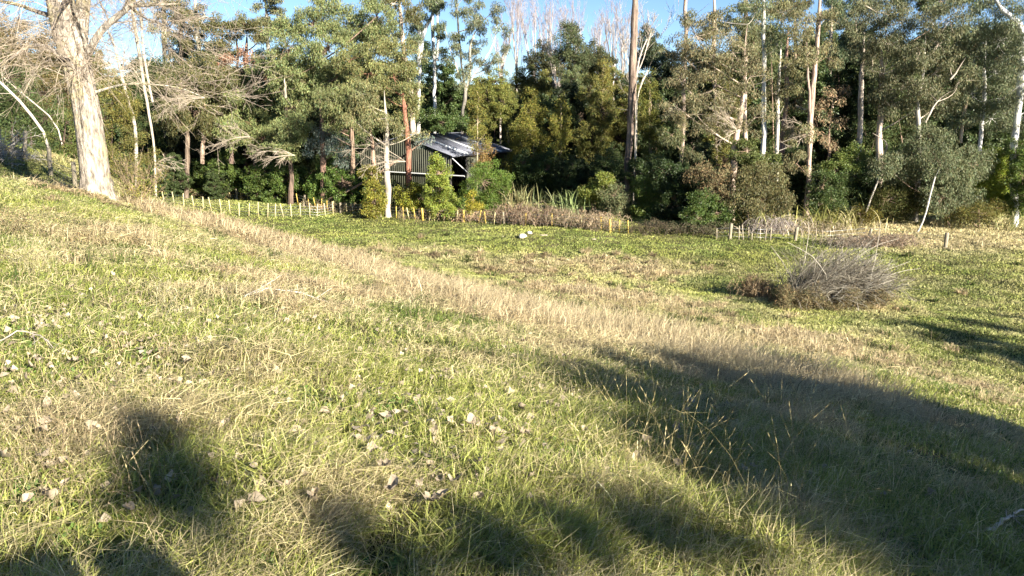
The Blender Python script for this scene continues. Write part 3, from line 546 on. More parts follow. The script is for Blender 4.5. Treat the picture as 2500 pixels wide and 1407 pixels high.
P('gum_tree', 'orange brown trunked gum standing left of the whitest trunk by the shed', 'tree', 911, 71, [col((912,480,14),(911,420,13),(909,370,13),(908,330,11),(900,270,10),c=(.36,.24,.17))], [(850,230,45,35),(820,280,45,35),(860,280,40,30),(800,240,40,30)], 'gum', (0.182,0.198,0.0752), (.4,.28,.2), 'string', 1.0)
P('gum_tree', 'gum with silver blue juvenile leaves left of the shed wall', 'tree', 790, 74, [col((790,420,16),(789,370,16),(785,300,15),(780,240,12),c=(.24,.15,.11))], [(830,350,38,28),(850,385,32,22),(800,330,35,25),(770,360,30,25),(1035,345,14,14)], 'gum', SILV, BRN, 'string', .8, lsize=.8)  # trunk colour lowered for shade
P('gum_tree', 'dense gum crown filling the space between great gum and shed gum', 'tree', 860, 84, [col((862,400,12),(860,300,12),(858,150,10))], [(830,190,50,45),(890,100,55,45),(870,240,50,40),(800,290,50,40),(940,80,45,45),(760,300,45,40)], 'gum', EUCD, BRN, 'string', 1.0)
P('tall_gum', 'tall pinkish trunk rising out of the crown beside the left sky edge', 'tree', 1015, 88, [col((1012,330,17),(1010,250,15),(985,120,12),(978,50,12),(975,-40,11),c=(.55,.44,.34))], [(1010,30,25,25),(960,10,35,30),(930,-20,40,30)], 'gum', EUC, CREAM, 'smooth', .8)
P('tall_gum', 'slim pale trunk leaning right with small dark leaf clumps against the sky', 'tree', 1020, 96, [col((1020,170,9),(1030,80,10),(1060,30,8),(1045,-30,8)), col((1020,160,10),(1026,70,10),(1000,0,8),root=False,c=WHITE)], [(1025,40,17,22),(1005,60,14,30),(1070,10,18,20),(1010,100,14,25),(1050,-5,25,14)], 'gum', (0.14,0.165,0.0752), WHITE, 'smooth', .9)
P('tall_gum', 'slim double trunked gum with loose leaf clumps in the narrow sky gap', 'tree', 1065, 100, [col((1063,155,9),(1055,60,9),(1058,20,7),(1075,-20,6),c=WHITE), col((1066,150,8),(1070,50,7),(1066,-20,6),root=False)], [(1072,70,13,14),(1078,92,9,16),(1052,20,14,20),(1068,-5,20,14),(1072,130,18,14),(1095,145,14,10)], 'gum', (0.14,0.165,0.0752), WHITE, 'smooth', .9)
P('tall_gum', 'open gum with several upswept stems and dappled crown left of the bare poplars', 'tree', 1128, 92, [col((1128,265,9),(1137,225,10),(1125,170,6),(1122,100,6),(1118,20,5),(1112,-30,4),c=(.2,.18,.15)), col((1137,225,8),(1150,190,6),(1145,110,6),(1165,60,5),(1190,70,4),root=False), col((1148,200,6),(1180,150,5),(1208,120,5),(1215,60,3),(1230,80,3),root=False,c=WHITE), col((1138,220,5),(1100,130,3),(1085,60,3),root=False)],
  [(1150,20,28,30),(1160,50,24,22),(1115,20,12,30),(1115,80,18,18),(1165,85,22,22),(1125,120,20,18),(1160,130,25,14),(1150,160,24,18),(1130,195,22,14),(1185,155,22,14),(1212,20,17,20),(1230,75,17,14),(1215,60,14,12),(1238,120,14,14),(1140,-15,30,18),(1205,145,18,12)], 'gum', (0.182,0.198,0.107), CREAM, 'smooth', .62)
P('tall_gum', 'dark green cone shaped conifer behind the slim pale trunks left of the sky gap', 'tree', 1030, 115, [], [(1030,90,14,22),(1030,130,24,25),(1028,170,32,26)], 'needle', CON, DARKB)
# bare poplars on the hillside
POP = [(1262,150,(1240,-10),112,'bare pale tree leftmost of the hillside group beneath the small hanging gum clump'),(1305,180,(1285,15),118,'bare purplish twigged tree second from left on the hillside'),(1340,175,(1330,-5),120,'tall bare tree in front of the left shoulder of the round topped hill tree'),
       (1362,205,(1350,50),104,'bare cream stemmed tree below the round topped conifer on the hillside'),(1435,165,(1420,60),112,'bare tree spreading right of the round topped conifer'),(1497,160,(1490,35),118,'faint bare tree standing just left of the big dark stringy trunk'),(1222,165,(1222,90),108,'bare tree with many low crossed stems at the left foot of the hillside'),(1400,150,(1392,20),126,'very fine twigged bare tree behind the round topped conifer'),
       (1462,160,(1460,50),130,'palest bare tree on the skyline between two thicker bare trees'),(1520,170,(1517,60),116,'bare tree half hidden by the big dark stringy trunk')]
for k, (px, py, (tx, ty), Y, lab) in enumerate(POP):
    rgp = np.random.RandomState(k + 30); st = []
    for j in range(4):
        e = tx + rgp.uniform(-28, 28); s0 = py + 40
        st.append(col((px, s0, 5), (px + (e - px) * .25, py - 10, 3.6), (px + (e-px) * .65, (py + ty) / 2, 2.2), (e, ty + rgp.uniform(0, 30), .8), root=(j == 0)))
    bare_tree('bare_poplar', lab, px, Y, st, (.50,.43,.37), (7, 5, 4), (.38, .5, .55), .45, .28, .014, group='bare poplars on the hillside', seed=60 + k, twc=(.42,.35,.33))
# hillside evergreens behind the shed
HE = [('hill_conifer',1395,100,(( 1392,75,22,22),(1390,110,35,28),(1380,150,45,28),(1410,140,35,28)),'needle',(.085,.10,.045),'round topped conifer standing highest on the hillside'),
 ('hill_conifer',1440,108,((1450,130,32,25),(1475,155,35,22),(1430,160,30,22)),'needle',(.085,.09,.04),'lower olive tree right of the round topped conifer'),
 ('hill_conifer',1335,110,((1330,120,18,22),(1310,150,30,25),(1345,160,30,22)),'needle',(.08,.085,.04),'dull green conifer left below the round topped conifer'),
 ('dark_gum',1590,100,((1580,90,24,24),(1595,120,28,25),(1570,140,25,25),(1610,160,28,25)),'gum',(.08,.10,.045),'dark gum crown just right of the big stringy trunk top'),
 ('dark_gum',1630,96,((1640,150,40,25),(1620,200,45,35),(1650,240,40,40)),'gum',(.06,.08,.035),'dark gum crown below the right sky gap'),
 ('evergreen',1080,102,((1080,190,40,35),(1060,230,45,35),(1100,240,40,35),(1070,280,45,30),(1120,290,40,30)),'round',(.09,.13,.04),'dark rounded evergreen behind the left end of the shed roof'),
 ('evergreen',1100,88,((1080,300,35,20),(1120,305,30,18),(1050,290,35,25),(1150,310,25,16)),'round',(.10,.15,.04),'low evergreen touching the shed ridge from behind'),
 ('evergreen',1210,100,((1205,200,38,30),(1190,240,42,30),(1225,250,35,35),(1215,290,38,30),(1170,215,28,25)),'small',(.2,.21,.05),'olive evergreen left of the tallest columnar trees'),
 ('evergreen',1470,108,((1400,185,45,25),(1450,190,45,30),(1500,195,45,30),(1350,200,40,28),(1430,220,50,28)),'small',(.22,.22,.06),'sunlit olive evergreen spreading under the bare hillside trees'),
 ('evergreen',1300,106,((1280,190,35,25),(1310,215,40,28),(1260,215,30,25),(1340,230,35,28)),'small',(.16,.17,.05),'mid green evergreen under the left bare hillside trees'),
 ('evergreen',1380,94,((1390,240,45,35),(1410,290,50,45),(1360,270,35,40),(1430,340,50,45),(1390,370,45,45)),'round',(.03,.045,.018),'evergreen with deep shade in its leaf colour behind the two yellow olive columns'),  # shade of the neighbouring trees is put into the leaf colour
 ('evergreen',1530,92,((1520,250,30,50),(1510,330,38,50),(1550,300,38,60),(1500,390,45,40),(1570,380,45,50)),'round',(.03,.045,.018),'evergreen with deep shade in its leaf colour behind the big stringy trunk')]  # leaf colour darkened for cast shade here too
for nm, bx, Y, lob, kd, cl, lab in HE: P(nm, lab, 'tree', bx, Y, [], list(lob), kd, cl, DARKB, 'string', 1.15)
# columnar native trees
CL = [(1165,79,((1166,225,13,25),(1165,260,20,28),(1168,300,26,28),(1170,340,30,24)),(.23,.215,.05),'slender yellow olive column rising in front of the shed roof',.7),
 (1185,80,((1180,370,28,24),(1175,400,25,22)),(.26,.17,.06),'rusty orange leaved small tree against the open side of the shed',.9),
 (1305,84,((1300,240,20,24),(1300,280,32,28),(1285,320,38,30),(1310,350,35,25),(1270,350,30,25)),(.24,.23,.05),'broad yellow olive column, left one of a pair in the dark centre',1.1),
 (1370,82,((1370,262,14,22),(1370,295,23,26),(1368,335,26,28),(1365,370,22,20)),(.24,.23,.05),'narrow yellow olive column, right one of a pair in the dark centre',1.1),
 (1470,88,((1472,170,20,28),(1470,215,27,32),(1470,265,28,32),(1472,320,27,32),(1475,370,25,28)),(.19,.175,.045),'tallest olive column just left of the big stringy trunk',1.1),
 (1585,86,((1585,200,14,28),(1588,250,20,32),(1590,310,25,32),(1590,370,25,28)),(.14,.145,.03),'olive column with shade in its leaf colour just right of the big stringy trunk',1.0),  # darker leaves than the other columns, shade put into the colour
 (1270,86,((1265,370,25,25),(1250,400,25,20),(1265,330,18,20)),(.17,.17,.035),'low olive column beside the right end of the shed',1.0)]
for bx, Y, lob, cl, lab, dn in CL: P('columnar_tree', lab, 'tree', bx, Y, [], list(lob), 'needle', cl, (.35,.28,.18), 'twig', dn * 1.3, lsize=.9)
# the big stringy trunk
P('stringybark', 'tall dark trunk with peeling stringy bark standing alone at the centre right', 'tree', 1531, 74, [col((1531,450,17),(1533,410,18),(1537,350,20),(1540,300,19),(1543,240,23),(1545,180,22),(1548,100,19),(1549,40,19),(1551,-40,16),(1553,-160,12),c=(.27,.20,.155))],
  [(1548,-210,40,30)], 'gum', EUC, (.34,.24,.18), 'string', .8, wob=.04, stubs=4)
bare_tree('dead_sapling', 'broken pale dead branch leaning right from the stringy trunk', 1545, 73.2, [col((1556,225,4),(1567,195,5),(1582,172,4), root=True)], CREAM, (3,), (.3,), .1, .3, .012, seed=77, cat='dead tree')
bare_tree('dead_sapling', 'fan of bare grey twigs around the stringy trunk below its top', 1552, 76, [col((1552,190,5),(1560,140,4),(1580,95,3), root=True),col((1552,190,5),(1570,150,3),(1592,70,2),root=False),col((1550,190,4),(1530,140,3),(1520,110,2),root=False)], (.5,.43,.36), (8,6,4), (.45,.5,.5), .4, .4, .014, seed=78, cat='dead tree')
# right-hand gums
P('gum_tree', 'brown leaved gum with crooked pale limbs right of the stringy trunk', 'tree', 1790, 66, [col((1787,520,17),(1790,460,18),(1793,400,18),(1798,340,17),(1805,290,14),(1812,240,12),(1815,180,9),(1825,60,8),c=(.55,.42,.33))],
  [(1700,90,50,40),(1750,70,45,35),(1720,150,60,45),(1790,130,55,45),(1660,200,40,40),(1740,220,60,45),(1830,190,45,50),(1700,280,50,40),(1770,290,50,40),(1660,130,40,35),(1840,290,38,40),(1650,260,32,30)], 'gum', (.19,.17,.085), (.5,.40,.30), 'smooth', .72, stubs=8)
P('gum_tree', 'slim brown trunk with pale patches left of the brown leaved gum', 'tree', 1664, 76, [col((1663,420,10),(1665,350,11),(1666,290,12),(1665,200,11),(1674,80,11),(1674,0,10),(1676,-80,8),c=(.42,.32,.26))], [(1680,40,20,20),(1640,330,30,25),(1690,370,30,25)], 'gum', (0.14,0.145,0.0627), BRN, 'string', .8, stubs=5)
P('tall_gum', 'tall brown trunk rising into the sky right of the wide sky gap', 'tree', 1742, 90, [col((1745,300,11),(1745,100,11),(1743,30,10),(1742,-50,9),c=(.5,.38,.3))], [(1760,40,25,22),(1720,70,28,20)], 'gum', EUC, BRN, 'string', .8)
P('tall_gum', 'tall straight trunk left of the chalk white trunk near the top', 'tree', 1822, 84, [col((1815,260,12),(1820,130,12),(1824,40,12),(1825,-50,10),c=(.55,.42,.33))], [(1810,30,32,28),(1850,50,30,28),(1790,60,28,22),(1840,100,30,28)], 'gum', (0.168,0.172,0.0752), BRN, 'string', .8)
P('white_gum', 'smooth chalk white trunk standing bright among the right hand gums', 'tree', 1865, 70, [col((1864,420,15),(1866,370,15),(1868,300,13),(1867,220,12),(1867,130,10),(1866,60,10),(1868,-60,8),c=(.72,.69,.62))], [(1880,60,35,30),(1850,20,35,28),(1900,110,30,30)], 'gum', (0.154,0.172,0.0752), (.6,.55,.46), 'smooth', .8)
P('gum_tree', 'gum with thin white stem and fine twigs right of the chalk white trunk', 'tree', 1903, 71, [col((1900,380,9),(1899,310,10),(1903,240,9),(1905,180,8),(1908,90,7),c=(.74,.68,.58))], [(1915,160,30,30),(1895,230,28,28),(1925,90,32,30),(1930,200,26,28),(1910,30,32,30)], 'gum', (0.21,0.198,0.0878), (.6,.5,.4), 'smooth', .65, stubs=5)
P('gum_tree', 'reddish brown trunk close behind the thin white stem', 'tree', 1912, 74, [col((1906,420,13),(1912,320,13),(1918,240,12),(1920,150,12),(1924,60,10),c=(.40,.25,.19))], [(1940,250,26,30),(1950,140,26,32),(1935,330,24,24)], 'gum', (0.224,0.198,0.094), REDB, 'string', .6, stubs=5)
P('gum_tree', 'forked brown trunk with shredded bark at the middle of the right hand gums', 'tree', 1975, 67, [col((1965,535,18),(1970,470,15),(1975,420,13),(1978,360,13),(1980,300,17),(1986,240,15),(1990,180,13),(1998,90,12),(2003,0,11),(2005,-60,9),c=(.48,.36,.28)), col((1978,320,10),(1972,240,8),(1968,180,7),(1965,60,6),root=False,c=(.36,.27,.22))],
  [(1960,60,32,40),(2005,50,32,38),(1975,130,32,36),(2015,140,28,32),(1960,330,30,26),(1945,400,28,26)], 'gum', (0.231,0.211,0.1), BRN, 'string', .62, stubs=9)
P('dry_tree', 'tree with orange tan withered leaves in front of the dark gap', 'tree', 2025, 69, [col((2022,420,8),(2025,340,8),(2030,260,6))], [(2030,235,30,22),(2055,225,16,16),(2015,270,26,20),(2040,300,22,18),(2010,330,24,18),(2040,355,20,16)], 'dry', (.27,.20,.115), BRN, 'string', .75)
P('gum_tree', 'two toned pale trunk standing in front of the black gap', 'tree', 2102, 74, [col((2100,400,13),(2102,340,15),(2103,280,15),(2105,220,14),(2108,160,12),(2110,80,10),c=(.62,.52,.42))], [(2110,120,32,30),(2130,150,30,26),(2090,60,30,30),(2120,40,32,28)], 'gum', EUCG, (.6,.5,.4), 'smooth', .8)
P('gum_tree', 'pale leaved gum at the right with crooked white limbs in its crown', 'tree', 2150, 68, [col((2140,500,20),(2146,400,20),(2150,340,18),(2155,250,14),(2152,170,12),(2150,60,10),c=(.55,.44,.35)), col((2150,385,5),(2165,365,4),(2158,345,4),(2130,325,2),root=False,c=(.5,.42,.33),d=-2)],
  [(2140,30,50,35),(2190,50,45,38),(2170,110,50,38),(2120,100,38,35),(2210,140,45,40),(2160,180,42,32),(2200,220,50,38),(2175,260,42,30),(2230,270,40,30),(2150,220,30,25)], 'gum', EUCG, (.6,.5,.4), 'smooth', 1.0)
P('gum_tree', 'bushy grey green gum at the right with white forked branch', 'tree', 2243, 66, [col((2242,400,14),(2243,340,13),(2240,270,10),(2250,180,9),(2260,80,8),c=(.6,.54,.46)), col((2262,300,5),(2280,265,5),(2300,235,3),(2325,222,2),root=False,c=(.5,.42,.33),d=-2.5), col((2320,195,5),(2340,165,4),(2358,140,2),root=False,c=(.5,.42,.33),d=-2.5)],
  [(2260,40,45,35),(2320,50,50,40),(2290,110,50,42),(2240,140,40,40),(2340,130,45,40),(2280,180,48,36),(2340,200,45,38),(2300,250,42,32),(2260,220,38,32)], 'gum', EUCG, (.6,.5,.4), 'smooth', 1.0)
P('gum_tree', 'white lower trunk below the dense crown near the right edge', 'tree', 2393, 67, [col((2392,400,12),(2393,330,12),(2396,250,11),(2400,170,9),(2408,80,9),c=(.78,.75,.7)), col((2345,350,9),(2352,270,9),(2372,200,8),(2380,130,8),root=False,c=(.6,.45,.3))],
  [(2390,60,48,40),(2440,100,50,42),(2380,140,45,40),(2430,180,48,40),(2370,230,42,34),(2450,240,45,36),(2420,290,45,32),(2350,300,38,30)], 'gum', (0.189,0.211,0.107), WHITE, 'smooth', 1.0)
P('gum_tree', 'thick white trunk cut by the right edge under a dark crown', 'tree', 2485, 64, [col((2470,420,18),(2484,250,18),(2490,150,19),(2494,60,18),(2430,20,12),(2424,-60,12),c=(.74,.72,.68))], [(2480,60,40,40),(2500,200,45,45),(2490,280,45,40),(2460,10,45,30),(2510,120,45,45),(2530,330,45,45)], 'gum', (0.168,0.185,0.094), WHITE, 'smooth', 1.0)
P('tall_gum', 'dark high gum crown showing between the right hand trunks and the sky', 'tree', 2055, 92, [col((2025,220,8),(2028,100,8),(2030,-20,7),c=(.45,.37,.3)), col((1940,200,9),(1940,0,9),root=False)], [(2050,40,32,35),(2080,90,30,32),(2060,140,32,30),(2030,20,25,25)], 'gum', (0.126,0.158,0.0752), BRN, 'string', 1.0)
P('tall_gum', 'high dark crown along the top edge above the pale leaved gum', 'tree', 2220, 86, [], [(2150,-10,60,25),(2230,0,55,25),(2300,5,55,25),(2380,0,50,25),(2080,10,40,22)], 'gum', (0.14,0.165,0.0752), BRN, 'string', 1.0)
P('tall_gum', 'high crown of brown olive leaves above the chalk white trunk', 'tree', 1890, 88, [], [(1880,10,40,25),(1930,20,40,25),(1850,90,35,32),(1960,-5,40,22)], 'gum', (0.168,0.165,0.0752), BRN, 'string', .85)
# understorey shrubs along the edge of the wood
SH = [ # label, bx, Y, lobes, kind, colour
 ('dark glossy shrub left of the fence corner under the dead brushwood',440,84,[(430,430,35,30),(470,450,35,30),(500,420,30,30),(410,470,25,15),(400,430,30,30)],'round',DKG),
 ('glossy rounded shrub with small bright leaves behind the far end of the post fence',545,82,[(540,430,42,30),(580,450,32,28),(510,460,30,22),(560,395,30,22)],'round',(.10,.15,.035)),
 ('broad glossy green shrub under the dark great gum trunk',690,79,[(655,425,45,32),(708,438,38,32),(742,460,25,30),(625,450,32,30),(680,480,46,20)],'round',(.11,.17,.038)),
 ('large dome shaped green shrub left of the ivy clad trunks',820,75.5,[(808,425,40,30),(838,450,48,38),(785,465,32,34),(868,485,38,28),(820,495,48,24)],'round',(.11,.18,.038)),
 ('yellow tinted ivy climbing the orange brown trunk',912,70,[(906,425,20,16),(912,460,20,20),(918,495,24,20),(905,515,26,10)],'round',(.20,.20,.035)),
 ('small ivy bush around the foot of the red stringy trunk',995,71,[(985,470,20,15),(1000,490,22,18),(1012,460,12,14),(990,512,22,10)],'round',(.22,.24,.035)),
 ('bright yellow green cone shaped shrub in front of the shed corner',1075,69,[(1070,395,14,18),(1072,425,24,20),(1072,460,32,24),(1078,495,36,24),(1085,518,36,12)],'round',(.20,.25,.045)),
 ('large rounded green shrub in front of the open side of the shed',1185,71,[(1190,415,30,22),(1175,445,42,30),(1215,450,32,30),(1180,485,48,30),(1210,500,35,22),(1140,490,28,24)],'small',(.12,.19,.035)),
 ('yellow weedy sapling in front of the large rounded shrub',1155,68.5,[(1156,485,12,18),(1160,510,14,12)],'small',(.32,.30,.04)),
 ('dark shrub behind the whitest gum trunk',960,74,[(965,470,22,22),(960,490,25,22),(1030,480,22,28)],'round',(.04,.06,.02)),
 ('dark leafy mound to the right of the shed',1290,82,[(1280,400,30,28),(1300,430,40,28),(1340,410,35,35),(1330,450,40,22),(1270,445,28,22)],'round',(.06,.095,.028)),
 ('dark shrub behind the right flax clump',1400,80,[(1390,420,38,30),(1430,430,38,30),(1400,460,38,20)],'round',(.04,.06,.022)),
 ('yellow green shrub at the foot of the dark centre beside the small flax',1455,71,[(1450,470,28,14),(1470,455,28,16),(1440,490,22,14),(1480,440,18,14)],'round',(.2,.24,.05)),
 ('grey green fine leaved shrub below the stringy trunk',1510,69,[(1500,480,34,24),(1520,510,34,24),(1490,510,25,18)],'needle',(.14,.16,.08)),
 ('mid green shrub right of the stringy trunk base',1585,69,[(1575,460,26,22),(1590,490,26,26),(1570,520,22,18)],'round',(.12,.17,.035)),
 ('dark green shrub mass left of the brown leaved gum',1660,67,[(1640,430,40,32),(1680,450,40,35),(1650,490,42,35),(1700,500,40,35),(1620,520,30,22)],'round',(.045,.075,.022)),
 ('green shrub behind the stringy trunk foot',1540,74,[(1480,400,32,25),(1560,420,32,25),(1600,420,32,30),(1490,430,28,20)],'round',(.06,.095,.03)),
 ('dry brown drooping shrub at the foot of the brown leaved gum',1730,64,[(1720,420,32,20),(1760,430,32,25),(1700,430,25,15),(1780,470,28,30),(1740,470,32,25)],'dry',(.18,.15,.08)),
 ('tangled brown and green shrub right of the brown leaved gum foot',1850,62,[(1840,440,38,32),(1880,430,34,32),(1860,490,40,32),(1820,500,34,30),(1900,490,28,32)],'gum',(.16,.155,.065)),
 ('bright green shrub in front of the crooked trunk above the post line',1740,62,[(1720,490,32,26),(1750,520,32,22),(1700,530,30,20)],'round',(.08,.13,.03)),
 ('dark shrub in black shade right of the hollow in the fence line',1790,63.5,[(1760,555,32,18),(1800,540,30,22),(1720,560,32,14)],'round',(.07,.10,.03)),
 ('bushy green shrub right of the forked brown trunk foot',2010,64,[(2010,450,26,30),(2030,490,26,28),(2000,500,26,26),(2050,450,22,26)],'round',(.08,.12,.035)),
 ('light green sunlit shrub beneath the tan leaved tree',2060,68,[(2060,400,30,26),(2090,390,30,30),(2040,420,30,25),(2080,430,30,25)],'round',(.14,.19,.045)),
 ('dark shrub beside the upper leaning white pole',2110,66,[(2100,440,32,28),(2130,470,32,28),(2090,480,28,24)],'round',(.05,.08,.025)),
 ('small feathery olive shrub at the left foot of the dark tea tree',2105,63.5,[(2100,520,28,18),(2120,530,25,15)],'needle',(.17,.15,.035)),
 ('wide dark tea tree with horizontal sprays between the two leaning poles',2190,65,[(2160,490,36,28),(2200,480,42,30),(2180,520,42,22),(2240,500,38,28),(2270,480,32,25)],'needle',(.085,.095,.028)),
 ('great grey green bush of gum regrowth at the right',2330,64,[(2240,380,45,35),(2290,400,50,40),(2330,440,50,42),(2370,400,45,40),(2300,480,45,36),(2350,500,42,28),(2200,420,38,30),(2270,340,40,32),(2160,400,32,26)],'gum',(.145,.17,.085)),
 ('tall bright yellow green shrub near the right edge',2430,66,[(2420,400,30,32),(2440,440,34,36),(2410,460,30,32),(2450,490,28,24)],'round',(.24,.30,.04)),
 ('dark green tall shrub against the right edge',2490,64,[(2490,370,30,40),(2495,430,28,38),(2480,500,28,28),(2520,460,30,50)],'round',(.10,.15,.03)),
 ('feathery olive shrub low in front of the yellow green shrub',2400,63,[(2390,520,38,16),(2420,510,34,18),(2350,525,30,12)],'needle',(.15,.145,.04)),
 ('bright green shrub between the chalk white trunk and the dark gap',1830,66,[(1820,370,32,26),(1850,400,30,22),(1880,400,22,20)],'round',(.12,.15,.045)),
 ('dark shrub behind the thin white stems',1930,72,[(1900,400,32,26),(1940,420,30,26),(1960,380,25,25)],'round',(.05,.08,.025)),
]
for lab, bx, Y, lob, kd, cl in SH: P('shrub', lab, 'shrub', bx, Y, [], [(a_, b_, c_ * 1.15, d_ * 1.12) for a_, b_, c_, d_ in lob], kd, tuple(c_*f_ for c_, f_ in zip(cl, (1.0, .95, .9))), BRN, 'twig', 1.9, trunkname='stems')
# leaning poles
bare_tree('leaning_pole_tree', 'pale pole leaning right in front of the wide dark tea tree', 2102, 63.6, [col((2121,505,5),(2133,465,5),(2150,425,4))], (.46,.41,.34), (2,), (.1,), .3, .3, .01, seed=80, cat='dead tree')
bare_tree('leaning_pole_tree', 'white slanted pole standing out in the tan grass at the right', 2244, 60.5, [col((2250,560,5),(2262,520,5),(2275,465,5),(2283,432,4))], (.54,.51,.45), (3,), (.15,), .3, .3, .01, seed=81, cat='dead tree')
# dead grey brushwood
def brush(label, px, py, Y, spanx, spany, n_, colr, seed, rise=.6, name='dead_branch', cat='dead branch', group=None, toward=None, rmin=.012):
    rg = np.random.RandomState(seed); c_ = W(px, py, Y); root = empty(name, c_, label, cat, group); A = Acc(); seeds = []
    for i in range(n_):
        e = W(px + spanx * rg.uniform(.3, 1) * (1 if spanx > 0 else 1), py + spany * rg.uniform(-.6, 1), Y + rg.uniform(-1.5, 1)); Pq = curve(c_, e, rg, 7, -.1, .12); seeds.append((Pq, .03, np.linalg.norm(e - c_)))
    tubes(A, np.array([s[0] for s in seeds]), np.tile(np.linspace(.032, .012, 7), (n_, 1)), 5, colr)
    for P_, R_ in twigs(seeds, rg, 2, (7, 4), (.42, .5), .0, .4, rmin): tubes(A, P_, R_, 3, colr)
    A.build('twigs', M['twig'], root, False, c_)
brush('dead pale branch sweeping down left over the dark shrubs', 610, 335, 74, -110, 60, 7, (.42,.35,.27), 90); brush('dead pale branch sticking out left of the leaning double stem', 500, 240, 74, -160, 35, 7, (.42,.35,.27), 91)
brush('dead crooked branch hooked over the shed wall', 990, 395, 68.5, -130, -60, 5, (.42,.35,.27), 92); brush('bare hanging branch under the great gum crown', 720, 380, 73, -110, 30, 6, (.42,.35,.27), 93); brush('fine dead twigs hanging right of the sapling', 380, 400, 60, 60, 30, 5, (.42,.35,.27), 94)
brush('crooked grey bare branch at the left of the brown leaved gum', 1660, 270, 68, -50, 20, 6, (.42,.35,.27), 95); brush('tangle of pale limbs within the brown leaved gum', 1800, 320, 64, -80, -60, 8, (.42,.35,.27), 96); brush('thin dead branches left of the forked brown trunk', 1980, 330, 66, -80, -40, 8, (.42,.35,.27), 97)
brush('spray of grey twigs at the far left behind the fence posts', 10, 420, 38, 60, -90, 14, (.45,.40,.35), 98); brush('spray of grey twigs cut off by the left edge', -40, 430, 36, 80, -110, 14, (.45,.40,.35), 99)

# filler wood behind: copies of a few kinds
protos = []
def proto(name, label, lobes, kind, cl, tr=None, bark=DARKB, dens=1.0):
    Y = 100.; r = plant(name, label, 'tree', 1250, Y, tr or [], lobes, kind, cl, bark, 'string', dens, zbase=0.0, seed=len(protos) + 500); r.location = (0, 0, 0); protos.append(r); return r
# (photo-sized lobes at 100 m: 18.5 px = 1 m, base row of z=0 is py 258)
proto('background_evergreen', 'x', [(1250,200,50,40),(1215,150,50,42),(1285,150,52,42),(1250,90,50,45),(1225,60,35,35),(1275,40,30,35)], 'round', (0.077,0.106,0.0351))
proto('background_gum', 'x', [(1250,170,45,35),(1220,90,45,40),(1280,70,45,40),(1240,10,42,38),(1275,-40,35,32),(1215,130,35,30)], 'gum', (0.133,0.158,0.0627), [col((1250,180,14),(1252,60,12),(1250,-50,8),c=(.5,.42,.34))])
proto('background_conifer', 'x', [(1250,210,50,30),(1250,160,44,32),(1250,110,36,32),(1250,60,27,30),(1250,15,18,28)], 'needle', (0.084,0.106,0.0351))
proto('background_olive_tree', 'x', [(1250,200,42,40),(1240,140,40,38),(1262,90,36,38),(1248,45,26,32)], 'small', (0.182,0.178,0.0439))
tops = [(-200,30),(0,50),(220,70),(262,140),(330,150),(420,110),(560,110),(700,110),(1000,130),(1100,200),(1200,200),(1300,170),(1400,150),(1560,165),(1650,130),(1800,60),(2000,40),(2120,60),(2500,0),(2800,0)]
rg = np.random.RandomState(77); hs = [8.0, 14., 14., 12.]; hts = [12.5, 17.0, 14.5, 12.8]; used = [False] * 4; cnt = 0
LMK = [(-300,'the far left edge'),(20,'the two leaning dead stems'),(160,'the big bare poplar'),(300,'the yellow olive wattle'),(400,'the leaning double stemmed bare tree'),(520,'the dead brushwood'),(640,'the reddish broken trunk top'),(760,'the great rounded gum'),(900,'the orange brown trunk'),(1000,'the red stringy trunk'),(1130,'the shed roof'),(1220,'the right end of the shed'),(1320,'the pair of yellow olive columns'),(1430,'the round topped hill conifer'),(1540,'the big dark stringy trunk'),(1640,'the slim brown trunk'),(1760,'the brown leaved gum'),(1866,'the chalk white trunk'),(1975,'the forked brown trunk'),(2060,'the orange tan withered tree'),(2150,'the upper leaning pole'),(2250,'the white slanted pole'),(2340,'the grey green regrowth bush'),(2430,'the bright yellow green shrub'),(2520,'the right edge trunk'),(2700,'the right border')]
ORD = ['nearest','second nearest','third','fourth','fifth','sixth','seventh','eighth','ninth','tenth']; seen = {}
def where(k, px, txt):
    l_ = min(LMK, key=lambda t_: abs(t_[0] - px))[1]; q_ = seen.get((k, l_), 0); seen[(k, l_)] = q_ + 1; return '%s behind %s, %s there' % (txt, l_, ORD[min(q_, 9)])
SHORT = ['dark rounded evergreen', 'tall thin crowned gum', 'dark pointed conifer', 'olive green loose tree']
labs = [('dark rounded evergreen crowded in the wood behind', 'dark rounded evergreens in the wood behind'), ('background gum showing in gaps between the front trees', 'gums in the wood behind'), ('dark pointed conifer crowded in the wood behind', 'pointed conifers in the wood behind'), ('olive green tree crowded in the wood behind', 'olive trees in the wood behind')]
for row, (Y, stepx) in enumerate([(88, 115), (97, 100), (108, 95), (122, 90), (140, 90), (160, 90), (185, 100)]):
    px = -260 + rg.uniform(0, 80)
    while px < 2760:
        xw = float(slope(px, 400)[0]) * Y; yw = Y + rg.uniform(-4, 4); z0 = float(H(xw, yw)); top = np.interp(px, *zip(*tops)) + rg.uniform(-5, 35); ztop = float(slope(px, top)[1]) * Y; k = rg.choice(4, p=[.42, .18, .18, .22])
        if 780 < px < 1330 and yw < 103: px += stepx; continue
        h = ztop - z0
        if h < 3: px += stepx; continue
        h = min(h, 24) * rg.uniform(.8, 1.0); s = h / hts[k]; sx_ = s * rg.uniform(.8, 1.25) if s < 1.3 else s * .85
        lab, gp_ = where(k, px, SHORT[k]), labs[k][1]
        if not used[k]: r = protos[k]; used[k] = True; r.location = (xw, yw, z0); r.rotation_euler = (0, 0, rg.uniform(0, 6.28)); r.scale = (sx_, sx_, s); r['label'] = lab; r['group'] = gp_
        else: copies(protos[k], (xw, yw, z0), rg.uniform(0, 6.28), (sx_, sx_, s), lab, gp_)
        cnt += 1; px += stepx * rg.uniform(.7, 1.2)
